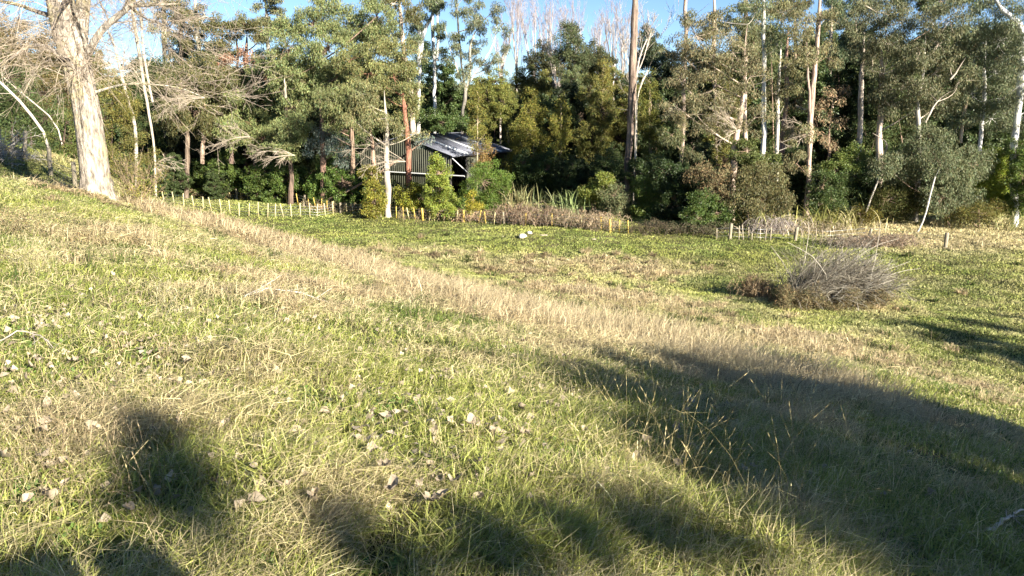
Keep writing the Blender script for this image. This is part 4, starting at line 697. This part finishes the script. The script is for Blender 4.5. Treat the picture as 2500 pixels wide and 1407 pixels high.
# a low dark understorey layer
for (Y, stepx, hh) in [(80, 95, 4.2), (90, 110, 6.0)]:
    px = 330
    while px < 2700:
        Yl = Y - 8 * sstep(1300, 1700, px); 
        if 800 < px < 1300: px += 60; continue
        xw = float(slope(px, 450)[0]) * Yl; z0 = float(H(xw, Yl)); s = hh / hts[0] * rg.uniform(.8, 1.2)
        copies(protos[0], (xw, Yl + rg.uniform(-1, 1), z0 - .3), rg.uniform(0, 6.28), (s * 1.25, s * 1.25, s), where(9, px, 'low dark bushy evergreen'), 'low evergreens under the gums'); px += stepx * rg.uniform(.8, 1.2)
# ================================================================ shed
def shed():
    th = R(55); Y0 = 80.; C0 = W(1099, 377, Y0); ze = C0[2]; z0 = LOW - .1
    l = np.array([math.cos(th), math.sin(th), 0]); g_ = np.array([-math.sin(th), math.cos(th), 0]); up = np.array([0, 0, 1.]); B = np.array([g_, l, up]); G, Ln, rise = 13.4, 10.4, 1.75
    O = np.array([C0[0], C0[1], 0.]); root = empty('farm_shed', (O + g_ * G / 2 + l * Ln / 2) * [1, 1, 0] + [0, 0, z0], 'dark olive ribbed steel shed with grey roof half hidden by gum trunks', 'shed'); org = np.array(root.location)
    pt = lambda a, b_, z: O + g_ * a + l * b_ + up * z
    wallm = plain_mat('dark_green_steel', (.085, .088, .06), .55, 1.5, .4, stretch=(2, 2, .3)); roofm = plain_mat('grey_steel_roofing', (.15, .157, .19), .55, 1.2, .35, 0); sky_m = plain_mat('translucent_roof_sheet', (.72, .74, .76), .35, 3, .1); whm = plain_mat('white_gutter_steel', (.75, .75, .74), .4, 5, .1); stm = plain_mat('dark_timber_post', (.05, .045, .04), .7)
    eave = lambda a: ze + rise * (1 - abs(a - G/2) / (G/2))
    A = Acc(); pitch = .30; n_ = int(G / pitch)          # near gable wall: ribbed
    def ribbed(A, f, top, L_, out):
        k = 0.
        while k < L_ - .01:
            e1, e2, e3 = k, min(k + .19, L_), min(k + .30, L_)
            for (a0, a1, o) in ((e1, e2, 0), (e2, e3, .05)):
                if a1 - a0 < .01: continue
                V = [f(a0, o*out, z0), f(a1, o*out, z0), f(a1, o*out, top(a1)), f(a0, o*out, top(a0)), f(a0, (o-.04)*out, z0), f(a1, (o-.04)*out, z0), f(a1, (o-.04)*out, top(a1)), f(a0, (o-.04)*out, top(a0))]
                A.add(V, [(0,1,2,3),(4,7,6,5),(0,4,5,1),(1,5,6,2),(2,6,7,3),(3,7,4,0)], (.1,.1,.1))
            k += .30
    ribbed(A, lambda a, o, z: pt(a, -o, z), lambda a: eave(a) - .05, G, 1); A.build('gable_wall', wallm, root, False, org)
    A = Acc(); ribbed(A, lambda a, o, z: pt(a, Ln + o, z), lambda a: eave(a) - .05, G, 1); A.build('gable_wall', wallm, root, False, org)
    A = Acc(); ribbed(A, lambda b_, o, z: pt(G + o, b_, z), lambda a: ze - .05, Ln, 1); A.build('back_wall', wallm, root, False, org)
    # open long side: part clad panel and dark posts
    A = Acc(); ribbed(A, lambda b_, o, z: pt(-o, b_ + 2.9, z), lambda a: ze - .25, 3.6, 1); A.build('side_wall', wallm, root, False, org)
    for b_ in (.1, 2.8, 6.6, 10.2):
        A = Acc(); box(A, (0, b_ - .1, z0), (.2, b_ + .1, ze - .2), B=B, O=O); A.build('post', stm, root, False, org)
    A = Acc(); box(A, (.05, 0, ze - .42), (.16, Ln, ze - .12), B=B, O=O); A.build('eave_beam', stm, root, False, org)
    # roof slopes with ribs, skylight strips running down the slope
    sl = math.atan2(rise, G/2); ov = .35
    for side in (0, 1):
        A = Acc(); S = Acc(); k = -.2
        strips = ((2.1, 2.75), (5.0, 5.65), (8.3, 8.9)) 
        def rp(a, b_, h):   # a from eave (0) to ridge
            aa = a if side == 0 else G - a; return pt(aa, b_, ze + rise * a / (G/2) + h)
        while k < Ln + .2:
            for (e0, e1, h) in ((k, k + .17, 0.0), (k + .17, k + .25, .04)):
                isS = any(s0 <= (k + .12) <= s1 for s0, s1 in strips); T_ = S if isS else A
                V = [rp(-ov, e0, h), rp(-ov, e1, h), rp(G/2, e1, h), rp(G/2, e0, h), rp(-ov, e0, h - .05), rp(-ov, e1, h - .05), rp(G/2, e1, h - .05), rp(G/2, e0, h - .05)]
                T_.add(V, [(0,1,2,3),(4,7,6,5),(0,4,5,1),(1,5,6,2),(2,6,7,3),(3,7,4,0)], (.5,.5,.5))
            k += .25
        rf = A.build('roof', roofm, root, False, org)
        S.build('skylight_sheets', sky_m, rf, False, org)
    A = Acc(); box(A, (G/2 - .2, -.25, ze + rise + .02), (G/2 + .2, Ln + .25, ze + rise + .10), B=B, O=O); A.build('ridge_cap', roofm, root, False, org)
    A = Acc(); box(A, (-ov - .16, -.22, ze - .26), (-ov - .02, Ln + .22, ze - .12), B=B, O=O); A.build('gutter', roofm, root, False, org)
    # pale rail across the gable wall running past the corner, and the brace
    A = Acc(); a0, a1 = pt(13.0, -.16, ze - 2.25), pt(-2.0, -.16, ze - 2.15); s = np.linspace(0, 1, 6)[:, None]; tubes(A, (a0 * (1-s) + a1 * s)[None], np.full((1, 6), .07), 8, (.8,.8,.8)); A.build('white_rail', whm, root, True, org)
    A = Acc(); a0, a1 = pt(-.1, .1, ze - .35), pt(-1.7, 1.2, ze - 2.15); tubes(A, (a0 * (1-s) + a1 * s)[None], np.full((1, 6), .04), 6, (.6,.6,.6)); A.build('brace', whm, root, True, org)
shed()
# ================================================================ fences
wood_new = plain_mat('pale_new_timber', (.50, .42, .22), .7, 6, .3, stretch=(3, 3, .4)); wood_yel = plain_mat('yellow_painted_timber', (.48, .34, .07), .6, 6, .2, stretch=(3, 3, .4)); wood_old = plain_mat('weathered_post_timber', (.25, .21, .145), .85, 5, .35, stretch=(4, 4, .4), bump=.01); wire_m = plain_mat('galvanised_wire', (.45, .45, .43), .4, 5, .1, .8)
def fence(name, label, posts, wires=(.25, .5, .75, 1.0), base=None):
    """posts: (px, ground py, height m, radius m, material, lean)"""
    rg = np.random.RandomState(len(posts)); B_ = []
    for px, py, h, r, mt, lean in posts:
        sx, sz = slope(px, py); Y = LOW / float(sz) if base is None else base[len(B_)]; x_ = float(sx) * Y; z_ = float(H(x_, Y)) - abs(rg.normal()) * .05; B_.append((x_, Y, z_))
    root = empty(name, B_[0], label, 'fence'); org = np.array(B_[0])
    for (x_, Y, z_), (px, py, h, r, mt, lean) in zip(B_, posts):
        A = Acc(); tl = np.array([lean + rg.normal() * .06, rg.normal() * .06, 1.]) * h
        if r > .05: s = np.array([-.25, 0, .5, .97, 1.0])[:, None]; tubes(A, (np.array([x_, Y, z_]) + tl * s)[None], np.array([[r, r, r * .97, r * .95, r * .55]]), 10, (.5,.5,.5))
        else:
            a = rg.uniform(-.3, .3); Bm = np.array([[math.cos(a), math.sin(a), 0], [-math.sin(a), math.cos(a), 0], tl / h]); box(A, (-r, -r * .75, -.1), (r, r * .75, h), B=Bm, O=(x_, Y, z_))
        t_ = A.n
        if r > .05: A.add([np.array([x_, Y, z_]) + tl * 1.002], np.zeros((0, 3), int), (.5,.5,.5))
        A.build('post' if r > .05 else 'batten', mt, root, r > .05, org)
    pts = np.array(B_)
    for wz in wires:
        A = Acc(); Pw = pts + [0, -.04, wz]; tubes(A, Pw[None], np.full((1, len(Pw)), .011), 4, (.5,.5,.5)); A.build('wire', wire_m, root, False, org)
rg = np.random.RandomState(12)
fx = [404,428,451,476,498,518,542,563,585,608,631,654,672,693,712,734,757,774,795,814]
fy = np.interp(fx, [404,451,518,585,654,712,774,814], [521,524,532,538,539,537,535,531])
fence('batten_fence', 'front row of bright pale battens curving across the green paddock', [(x_, y_, 1.28, .055 if i % 6 == 2 else .042, wood_new, rg.normal() * .03) for i, (x_, y_) in enumerate(zip(fx, fy))])
bxs = [378,391,400,409,420,435,444,458,469,479,490,505,532,541,552,564,580,591,606,617,627,642,661,671,689,702,712,729,743,756,772,786,800,814,832,848,863,878,895,910,930,950,968,986,999,1014,1033,1048,1061,1115,1132,1149,1168,1186,1206,1224,1231,1283,1347,1418,1468,1490,1511,1534]
bys = np.interp(bxs, [378,458,530,580,661,756,832,930,1033,1132,1231,1347,1490,1534], [481,492,494,501,505,519,528,534,541,546,554,563,575,577])
thick = {580,661,743,832,930,1033,1132,1231,1490}; yel = {661,729,1033,1132,1168,1186,1224,1347,1490}
fence('post_and_batten_fence', 'long back fence of yellow tipped posts and battens along the edge of the wood', [(x_, y_, 1.15, .11 if x_ in thick else .04, wood_yel if x_ in yel else (wood_old if x_ in thick else (wood_new if rg.rand() < .5 else wood_yel)), rg.normal() * .06) for x_, y_ in zip(bxs, bys)])
rx = [(1749,592,.9,.04),(1781,594,1.25,.12),(1803,594,1.15,.04),(1814,594,1.2,.04),(1828,594,1.1,.04),(1834,595,.6,.04),(1855,595,1.1,.04),(1867,594,1.0,.04),(1880,595,1.1,.04),(1940,597,1.15,.13),(1990,601,1.05,.03),(2024,603,1.05,.03),(2119,592,.85,.11),(2306,616,1.15,.14)]
fence('wire_fence', 'right hand wire fence of rough grey posts running out beyond the grey bush', [(a_, b_, h_, r_, wood_old, rg.normal() * .03) for a_, b_, h_, r_ in rx], (.3, .6, .9))
lf = [(-60,420,1.4,.10),(3,412,1.4,.11),(62,412,1.35,.10),(125,435,1.45,.10),(183,452,1.3,.10),(276,490,.9,.10)]
def lfence():
    B_ = []; bs = [36., 37., 38., 36., 35., 34.]
    fence('old_post_fence', 'old weathered post fence at the far left below the skyline of the bank', [(a_, b_, h_, r_, wood_old, .03) for a_, b_, h_, r_ in lf], (.5, .9), base=bs)
lfence()
# ================================================================ flax, brambles, reeds
def flax(label, px, py, n_, Lr, w_, c1, c2, seed, spread=.5, Y=None, name='flax', cat='plant', bendr=(.2, 1.2), group=None):
    rg = np.random.RandomState(seed); sx, sz = slope(px, py); Y = Y or LOW / float(sz); c_ = np.array([float(sx) * Y, Y, 0.]); c_[2] = H(c_[0], c_[1]); root = empty(name, c_, label, cat, group); A = Acc()
    s = np.linspace(0, 1, 7); az = rg.uniform(0, 2*np.pi, n_); L = rg.uniform(*Lr, n_); ln = np.abs(rg.normal(size=n_)) * .35 + .05; bend = rg.uniform(*bendr, n_)
    ang = ln[:, None] + bend[:, None] * s ** 2.2; st = L[:, None] / 6; hx = np.cumsum(np.c_[np.zeros(n_), (np.sin(ang) * st)[:, 1:]], 1); hz = np.cumsum(np.c_[np.zeros(n_), (np.cos(ang) * st)[:, 1:]], 1)
    b0 = c_ + np.c_[rg.normal(size=(n_, 2)) * spread * [1.3, .7], np.zeros(n_)]; b0[:, 2] = H(b0[:, 0], b0[:, 1])
    d = np.stack([np.cos(az), np.sin(az)], -1); P_ = np.concatenate([b0[:, None, :2] + hx[..., None] * d[:, None], (b0[:, 2:3] + hz)[..., None]], -1)
    sd = np.stack([-d[:, 1], d[:, 0], np.zeros(n_)], -1); sd = nrm(sd + .4 * rg.normal(size=(n_, 3)))[:, None]; ww = (w_ * rg.uniform(.7, 1.2, n_))[:, None, None] * np.array([.6, .9, 1, .95, .8, .5, .05])[None, :, None] * .5
    V = np.stack([P_ - sd * ww, P_ + sd * ww], 2).reshape(n_, 14, 3); F_ = np.array([(2*i, 2*i+1, 2*i+3, 2*i+2) for i in range(6)]); k = rg.rand(n_, 1) ; cc = (np.array(c1) * (1-k) + np.array(c2) * k) * np.exp(.15 * rg.normal(size=(n_, 1)))
    A.add(V.reshape(-1, 3), (F_[None] + np.arange(n_)[:, None, None] * 14).reshape(-1, 4), np.repeat(cc, 14, 0)); A.build('leaves', M['blade'], root, False, c_)
flax('tall spiky flax with pale upright leaves at the left of the bramble bank', 1265, 535, 90, (2.2, 3.6), .085, (.36,.36,.16), (.30,.25,.12), 1, .5)
flax('second flax clump with grey green leaves just right of the tallest one', 1330, 520, 80, (1.6, 2.8), .08, (.16,.20,.08), (.32,.33,.16), 2, 1.3, Y=72)
flax('small flax with light upright leaves beside the yellow green shrub', 1395, 522, 50, (1.7, 2.9), .08, (.26,.33,.12), (.18,.22,.08), 3, .5, Y=70)
flax('dark flax between the pale gum trunk and the red trunk', 968, 520, 45, (2.5, 3.6), .09, (.10,.12,.05), (.36,.36,.18), 4, .4, Y=71)
flax('green flax half hidden behind the posts under the brown leaved gum', 1860, 570, 70, (1.8, 3.0), .08, (.22,.26,.08), (.34,.31,.11), 5, .8, Y=61)
flax('collapsing yellow flax left of the feathery olive shrub', 2000, 575, 110, (1.8, 3.0), .09, (.40,.38,.12), (.26,.27,.08), 6, 1.0, Y=61.5, bendr=(.6, 1.8))
flax('fallen bleached flax leaves right beside the collapsing yellow flax', 2050, 560, 90, (1.5, 2.8), .08, (.48,.42,.22), (.36,.33,.12), 7, 1.1, Y=62, bendr=(.8, 2.0))
flax('thin flax standing up behind the collapsing ones', 2100, 540, 30, (2.6, 3.8), .07, (.14,.18,.06), (.2,.24,.09), 8, .5, Y=65)
flax('bleached dead flax skirts along the shaded post line', 1930, 585, 150, (1.0, 2.0), .06, (.55,.46,.33), (.42,.34,.24), 9, 1.3, Y=60, bendr=(1.0, 2.4), name='dead_flax')
flax('bleached dead flax skirts below the collapsing flax', 2030, 590, 150, (.9, 1.8), .06, (.56,.47,.33), (.46,.38,.24), 10, 1.3, Y=60.5, bendr=(1.0, 2.4), name='dead_flax')
flax('flax tuft with bent yellow leaves near the right edge of the wood', 2360, 548, 60, (1.2, 2.2), .07, (.34,.33,.12), (.44,.40,.2), 11, 1.0, Y=63, bendr=(.6, 1.8))
flax('flax tuft at the right border under the dark tall shrub', 2480, 552, 60, (1.2, 2.4), .07, (.30,.32,.10), (.44,.40,.2), 12, .8, Y=62, bendr=(.6, 1.8))
def bramble(label, px, py, n_, L, hgt, colr, leafc, seed, spread, Y=None, leaves_=30, name='bramble', rmin=.012, lsz=.1):
    rg = np.random.RandomState(seed); sx, sz = slope(px, py); Y = Y or LOW / float(sz); c_ = np.array([float(sx) * Y, Y, 0.]); c_[2] = H(c_[0], c_[1]); root = empty(name, c_, label, 'bramble'); A = Acc(); s = np.linspace(0, 1, 7)[None, :]
    b0 = c_ + np.c_[rg.normal(size=(n_, 2)) * spread, np.zeros(n_)]; b0[:, 2] = H(b0[:, 0], b0[:, 1]); az = rg.uniform(0, 2*np.pi, n_)[:, None]; Ls = L * rg.uniform(.5, 1.2, (n_, 1)); hh = hgt * rg.uniform(.4, 1.2, (n_, 1))
    P_ = np.stack([b0[:, :1] + np.cos(az) * Ls * s, b0[:, 1:2] + np.sin(az) * Ls * s, b0[:, 2:3] + 4 * hh * s * (1.15 - s)], -1); P_ += rg.normal(size=P_.shape) * .05
    tubes(A, P_, np.tile(np.linspace(rmin * 1.6, rmin * .7, 7), (n_, 1)), 3, np.array(colr) * np.exp(.25 * rg.normal(size=(n_, 1)))); A.build('stems', M['twig'], root, False, c_)
    if leaves_:
        B = Acc(); pp = P_[:, 1:6].reshape(-1, 3); pp = pp[rg.permutation(len(pp))[:leaves_ * 10]]; leafcloud(B, pp, .22, 9, lsz, lsz * .6, .2, leafc, rg, .2, 1, .35); B.build('foliage', M['dead'], root, False, c_)
bramble('red brown bramble tangle below the flax at the left of the bank', 1262, 552, 120, 1.5, 1.2, (.24,.18,.13), (.20,.14,.09), 1, (1.0, .6)); bramble('red brown bramble mound in the middle of the bank behind the white rocks', 1330, 556, 130, 1.5, .95, (.23,.17,.12), (.20,.14,.09), 2, (1.2, .6))
bramble('tan brown bramble mound right of the middle of the bank', 1400, 562, 130, 1.4, 1.0, (.33,.26,.18), (.22,.17,.10), 3, (1.1, .6)); bramble('pale brown bramble end just left of the yellow post', 1455, 568, 110, 1.2, .8, (.40,.31,.21), (.25,.19,.11), 4, (.8, .5))
bramble('thin brown bramble edge in front of the rounded shrub', 1190, 546, 110, 1.2, .7, (.34,.25,.17), (.3,.2,.12), 5, (1.6, .4), leaves_=18); bramble('brown weeds along the fence below the cone shaped shrub', 1080, 540, 110, 1.1, .6, (.36,.27,.18), (.28,.2,.11), 6, (1.6, .4), leaves_=18)
bramble('low brown weeds along the fence below the dome shaped shrub', 850, 525, 110, 1.0, .6, (.34,.26,.17), (.24,.2,.1), 7, (2.2, .4), leaves_=18); bramble('brown weeds along the far left part of the back fence', 600, 497, 110, 1.1, .7, (.36,.28,.18), (.25,.18,.1), 8, (3.5, .5), leaves_=18)
bramble('brown thicket with shade in its colour in the hollow behind the fence gap', 1600, 572, 70, 1.4, .6, (.12,.09,.06), (.08,.07,.04), 9, (1.8, .6), Y=60.5); bramble('twiggy thicket with shade in its colour at the right of the hollow', 1700, 575, 80, 1.4, .7, (.15,.12,.08), (.08,.08,.04), 10, (1.4, .6), Y=60)  # stem and leaf colours darkened to stand for the hollow's shade
bramble('grey purple bramble heap right behind the windswept grey bush', 2085, 612, 150, 1.2, .5, (.27,.22,.17), (.22,.17,.12), 11, (1.0, .6), lsz=.08); bramble('brown bramble heap between the two right hand posts', 2165, 612, 150, 1.2, .6, (.29,.22,.16), (.23,.17,.11), 12, (.9, .5), lsz=.08)
bramble('brown dead bracken clump at the left foot of the windswept bush', 1845, 742, 210, .8, .75, (.34,.25,.15), (.30,.22,.12), 13, (.45, .35), lsz=.06, rmin=.008)
bramble('rusty low weeds on the bank top in front of the poplar', 60, 560, 60, .6, .25, (.24,.19,.11), (.2,.16,.08), 14, (.9, .5), Y=14.5, rmin=.004, lsz=.03)
bramble('grey vine heap behind the posts in front of the dead flax', 1880, 580, 150, 1.5, .9, (.36,.31,.28), (.25,.2,.17), 15, (1.0, .5), Y=60.3, leaves_=10)
# windswept grey bush
def grey_bush():
    rg = np.random.RandomState(6); Y = 37.; px0, py0 = 2010, 765; sx, sz = slope(px0, py0); c_ = np.array([float(sx) * Y, Y, 0.]); c_[2] = H(c_[0], c_[1]); root = empty('windswept_bush', c_, 'large grey twiggy bush swept to the right in the middle of the right paddock', 'bush')
    A = Acc(); n_ = 900; s = np.linspace(0, 1, 8)[None, :, None]
    b0 = c_ + np.c_[rg.uniform(-2.0, 2.0, n_), rg.uniform(-.9, 1.2, n_), np.zeros(n_)]; b0[:, 2] = H(b0[:, 0], b0[:, 1]) + .2
    fx_ = (b0[:, 0] - c_[0]) / 2.4; L = rg.uniform(1.2, 2.6, n_) * (1 - .3 * np.abs(fx_)) * 1.2; d0 = nrm(np.c_[.4 * rg.normal(size=n_) + .1, .4 * rg.normal(size=n_), np.ones(n_) * 1.0]); d1 = nrm(np.c_[.85 + .6 * rg.normal(size=n_), .6 * rg.normal(size=n_), .45 + .5 * rg.normal(size=n_)])
    P_ = b0[:, None] + (d0[:, None] * (s - .62 * s ** 2) + d1[:, None] * .85 * s ** 2) * L[:, None, None]
    k = rg.rand(n_, 1); P_[:, 1:] += np.cumsum(rg.normal(size=P_[:, 1:].shape) * .025, 1); cc = (np.array((.35,.32,.25)) * k + np.array((.10,.08,.055)) * (1-k)); tubes(A, P_, np.tile(np.linspace(.018, .0075, 8), (n_, 1)), 3, cc)
    seeds = [(p_[3:], .010, 1.3) for p_ in P_[:700]]
    for Pq, Rq in twigs(seeds, rg, 1, (6,), (.5,), .02, .4, .0065): k = rg.rand(len(Pq), 1); tubes(A, Pq, Rq, 3, np.array((.40,.37,.30)) * k + np.array((.12,.095,.07)) * (1-k))
    o_ = rg.permutation(n_)[:45]; tubes(A, P_[o_] + (P_[o_] - P_[o_][:, :1]) * rg.uniform(.1, .6, (45, 1, 1)), np.tile(np.linspace(.03, .009, 8), (45, 1)), 4, (.40,.36,.29))
    for e in ((-.5, 1.2, .9), (.8, 1.4, .2), (1.7, .9, .5)): tubes(A, curve(c_ + [e[0], -.8, .3], c_ + [e[0] + 1.1, -.9, e[1]], rg, 8, .2, .2)[None], np.linspace(.035, .012, 8)[None], 5, (.55,.52,.46))
    A.build('twigs', M['twig'], root, False, c_)
    B = Acc(); n_ = 600; pc = c_ + np.c_[rg.uniform(-2.7, 2.9, n_), rg.uniform(-1.6, .4, n_), rg.rand(n_) * .1]; pc[:, 2] += rg.rand(n_) * np.clip(.75 + 1.6 * vnoise(pc[:, 0], pc[:, 1], .8), .1, 1.5); leafcloud(B, pc, .24, 42, .18, .016, -.25, (.19,.155,.08), rg, .1, 1.0, .4)
    n_ = 160; pc = c_ + np.c_[rg.uniform(-2.4, 2.6, n_), rg.uniform(-1.0, .8, n_), rg.uniform(.05, .7, n_)]; leafcloud(B, pc, .2, 30, .10, .03, 0, (.10,.11,.035), rg, .2); B.build('undergrowth', M['dead'], root, False, c_)
grey_bush()
# rocks and sticks
def rock(label, px, py, s, seed, c=(.70,.67,.60), mt=None):
    rg = np.random.RandomState(seed); p = hit(px, py); me_r = mt or rock_m; A = Acc(); nu, nv = 12, 8; u = np.linspace(0, 2*np.pi, nu, endpoint=False); v = np.linspace(.08, np.pi - .08, nv); U_, V_ = np.meshgrid(u, v); d = np.stack([np.cos(U_) * np.sin(V_), np.sin(U_) * np.sin(V_), np.cos(V_)], -1)
    r_ = 1 + .5 * vnoise(d[..., 0] * 2 + seed, d[..., 1] * 2 + d[..., 2], .8); X = d * r_[..., None] * np.array(s) + [0, 0, s[2] * .55]; i_ = np.arange(nu*nv).reshape(nv, nu); A.add(X.reshape(-1, 3), np.stack([i_[:-1], np.roll(i_, -1, 1)[:-1], np.roll(i_, -1, 1)[1:], i_[1:]], -1).reshape(-1, 4), c)
    A.add(X[0], [list(range(nu))[::-1]], c); o = A.build('rock', me_r, None, False); o.location = p; tag(o, label, 'rock', 'pale rocks in the green paddock')
rock_t = plain_mat('tan_stone', (.34, .29, .21), .85, 5, .25, bump=.02); rock_m = plain_mat('pale_limestone', (.66, .62, .55), .8, 3, .15, bump=.03)
rock('larger white rock with a brown side lying in the green paddock', 1276, 584, (.30, .24, .2), 1); rock('smaller white rock just up and right of the larger one', 1293, 577, (.21, .18, .13), 2); rock('flat tan stone right of the two white rocks', 1328, 577, (.38, .22, .07), 3, mt=rock_t); rock('tiny pale stone left beyond the white rocks', 1227, 581, (.11, .11, .06), 4, mt=rock_t); rock('low flat pale stone far right of the white rocks', 1449, 588, (.2, .15, .05), 5, mt=rock_t)
def stick(label, pts, r, c, lift=.08):
    P_ = np.array([hit(a_, b_) + [0, 0, lift * l_] for a_, b_, l_ in pts]); L = np.r_[0, np.cumsum(np.linalg.norm(np.diff(P_, axis=0), axis=1))]; t = np.linspace(0, L[-1], 14); Q = np.stack([np.interp(t, L, P_[:, k]) for k in range(3)], -1); rg = np.random.RandomState(int(pts[0][0])); Q += rg.normal(size=Q.shape) * r * .5
    A = Acc(); tubes(A, Q[None], np.linspace(r, r * .35, 14)[None], 7, c); sd = [(Q, r * .7, .7)]
    for Pq, Rq in twigs(sd, rg, 1, (5,), (.45,), .1, .5, r * .3): tubes(A, Pq, Rq, 4, c)
    o = A.build('fallen_branch', M['twig'], None, True, P_[0]); o.location = P_[0]; tag(o, label, 'branch')
stick('forked pale fallen branch lying across the grass left of centre', [(610,768,1),(660,757,2),(720,762,2),(770,772,1.5),(810,772,1)], .012, (.55,.50,.43), .09); stick('short pale stick crossing the left end of the forked branch', [(600,775,1),(650,745,2),(690,722,3)], .010, (.58,.53,.46), .09)
stick('grey twig in the grass at the left edge', [(0,915,1),(60,905,2),(110,912,2),(160,935,1)], .006, (.42,.36,.31), .06); stick('broken pale stick in the bottom right corner', [(2390,1400,1),(2450,1362,1.5),(2490,1335,2)], .014, (.55,.45,.35), .08); stick('dark curved twig near the tan tuft at the left', [(20,628,1),(30,655,1),(55,672,1)], .02, (.16,.14,.12), .05); stick('grey fallen twig on the bank crest left of centre', [(612,626,1),(650,632,1),(700,645,1)], .015, (.40,.36,.30), .08)

# ================================================================ trees and posts behind the camera whose shade falls into view
def shade_tree(name, label, spots, t_, kind, seed, foot=None, dens=.8, small=False):
    rg = np.random.RandomState(seed); mat, cr, per, L, wd_, droop, sq, dn = KIND[kind]; cs = []; cen = []
    for px, py, rad, *o in spots:
        g0 = hit(px, py); c_ = g0 + SD * (t_ + rg.uniform(-1.5, 1.5)); cen.append(c_); k = int((12 if small else 20) * rad * rad * dens) + 5; d = nrm(rg.normal(size=(k, 3))); cs.append(c_ + d * rad * (.3 + .7 * rg.rand(k, 1)))
    cen = np.array(cen); f = cen.mean(0) if foot is None else np.array(foot, float); f = f.copy(); f[2] = H(f[0], f[1]); root = empty(name, f, label, 'tree'); A = Acc(); top = cen.mean(0)
    Q = curve(f - [0, 0, .2], np.array([*top[:2], top[2]]), rg, 14, 0, .03); tubes(A, Q[None], np.linspace(.32, .05 if small else .12, 14)[None], 10, GREYB)
    tubes(A, np.array([curve(Q[min(13, 5 + i % 7)], c_, rg, 7) for i, c_ in enumerate(cen)]), np.tile(np.linspace(.03 if small else .12, .01 if small else .04, 7), (len(cen), 1)), 6, GREYB); A.build('trunk', M['string'], root, True, f)
    B = Acc(); leafcloud(B, np.concatenate(cs), .15 if small else .38, 26 if small else 34, .12 if small else .24, .05 if small else .09, droop, EUC, rg, .3); B.build('crown', M[mat], root, False, f)
shade_tree('gum_tree', 'gum behind the viewer shading the lower right of the slope', [(1660,1010,.8),(1570,940,.35),(1740,1095,.8),(1900,1150,1.2),(2130,1100,1.4),(1620,900,.3),(1740,890,.4),(1500,900,.2),(1820,1100,.3),(2300,1100,2.0),(2480,1120,2.4),(2050,1200,1.4),(2250,1250,1.4),(2450,1300,1.6),(1900,1230,1.0),(1690,925,.4),(2350,1040,1.2),(2500,1070,1.4),(2600,1200,2.2),(2200,1010,.5),(2000,1350,.7),(2200,1380,.9),(2450,1400,1.0)], 22, 'gum', 1)
shade_tree('gum_tree', 'second gum behind the viewer shading the right side of the paddock', [(2250,800,1.0),(2350,830,1.3),(2450,860,1.5),(2550,900,2.0),(2420,800,.8),(2520,780,1.0)], 40, 'gum', 2)
shade_tree('gum_tree', 'small tree behind the viewer dappling the bottom of the view', [(325,1120,.05),(335,1190,.08),(350,1260,.10),(1250,1360,.08),(1400,1330,.10),(1550,1350,.14),(1700,1300,.18),(1100,1398,.09),(820,1390,.06)], 15, 'gum', 3, dens=3, foot=(10.5, -17, 0), small=True)
def shade_post(label, px, py, wd_):
    g0 = hit(px, py); t_ = 4.6; top = g0 + SD * t_; A = Acc(); z_ = float(H(top[0], top[1])); a = R(SUN_AZ); Bm = np.array([[math.cos(a), math.sin(a), 0], [-math.sin(a), math.cos(a), 0], [0, 0, 1]]); box(A, (-wd_/2, -.07, z_ - .3), (wd_/2, .07, top[2]), B=Bm, O=(top[0], top[1], 0)); o = A.build('square_post', wood_old, None, False, (top[0], top[1], z_)); o.location = (top[0], top[1], z_); tag(o, label, 'post')
shade_post('square timber post behind the viewer, nearer the middle', 238, 1405, .20); shade_post('square timber post behind the viewer, further left', 45, 1425, .20)
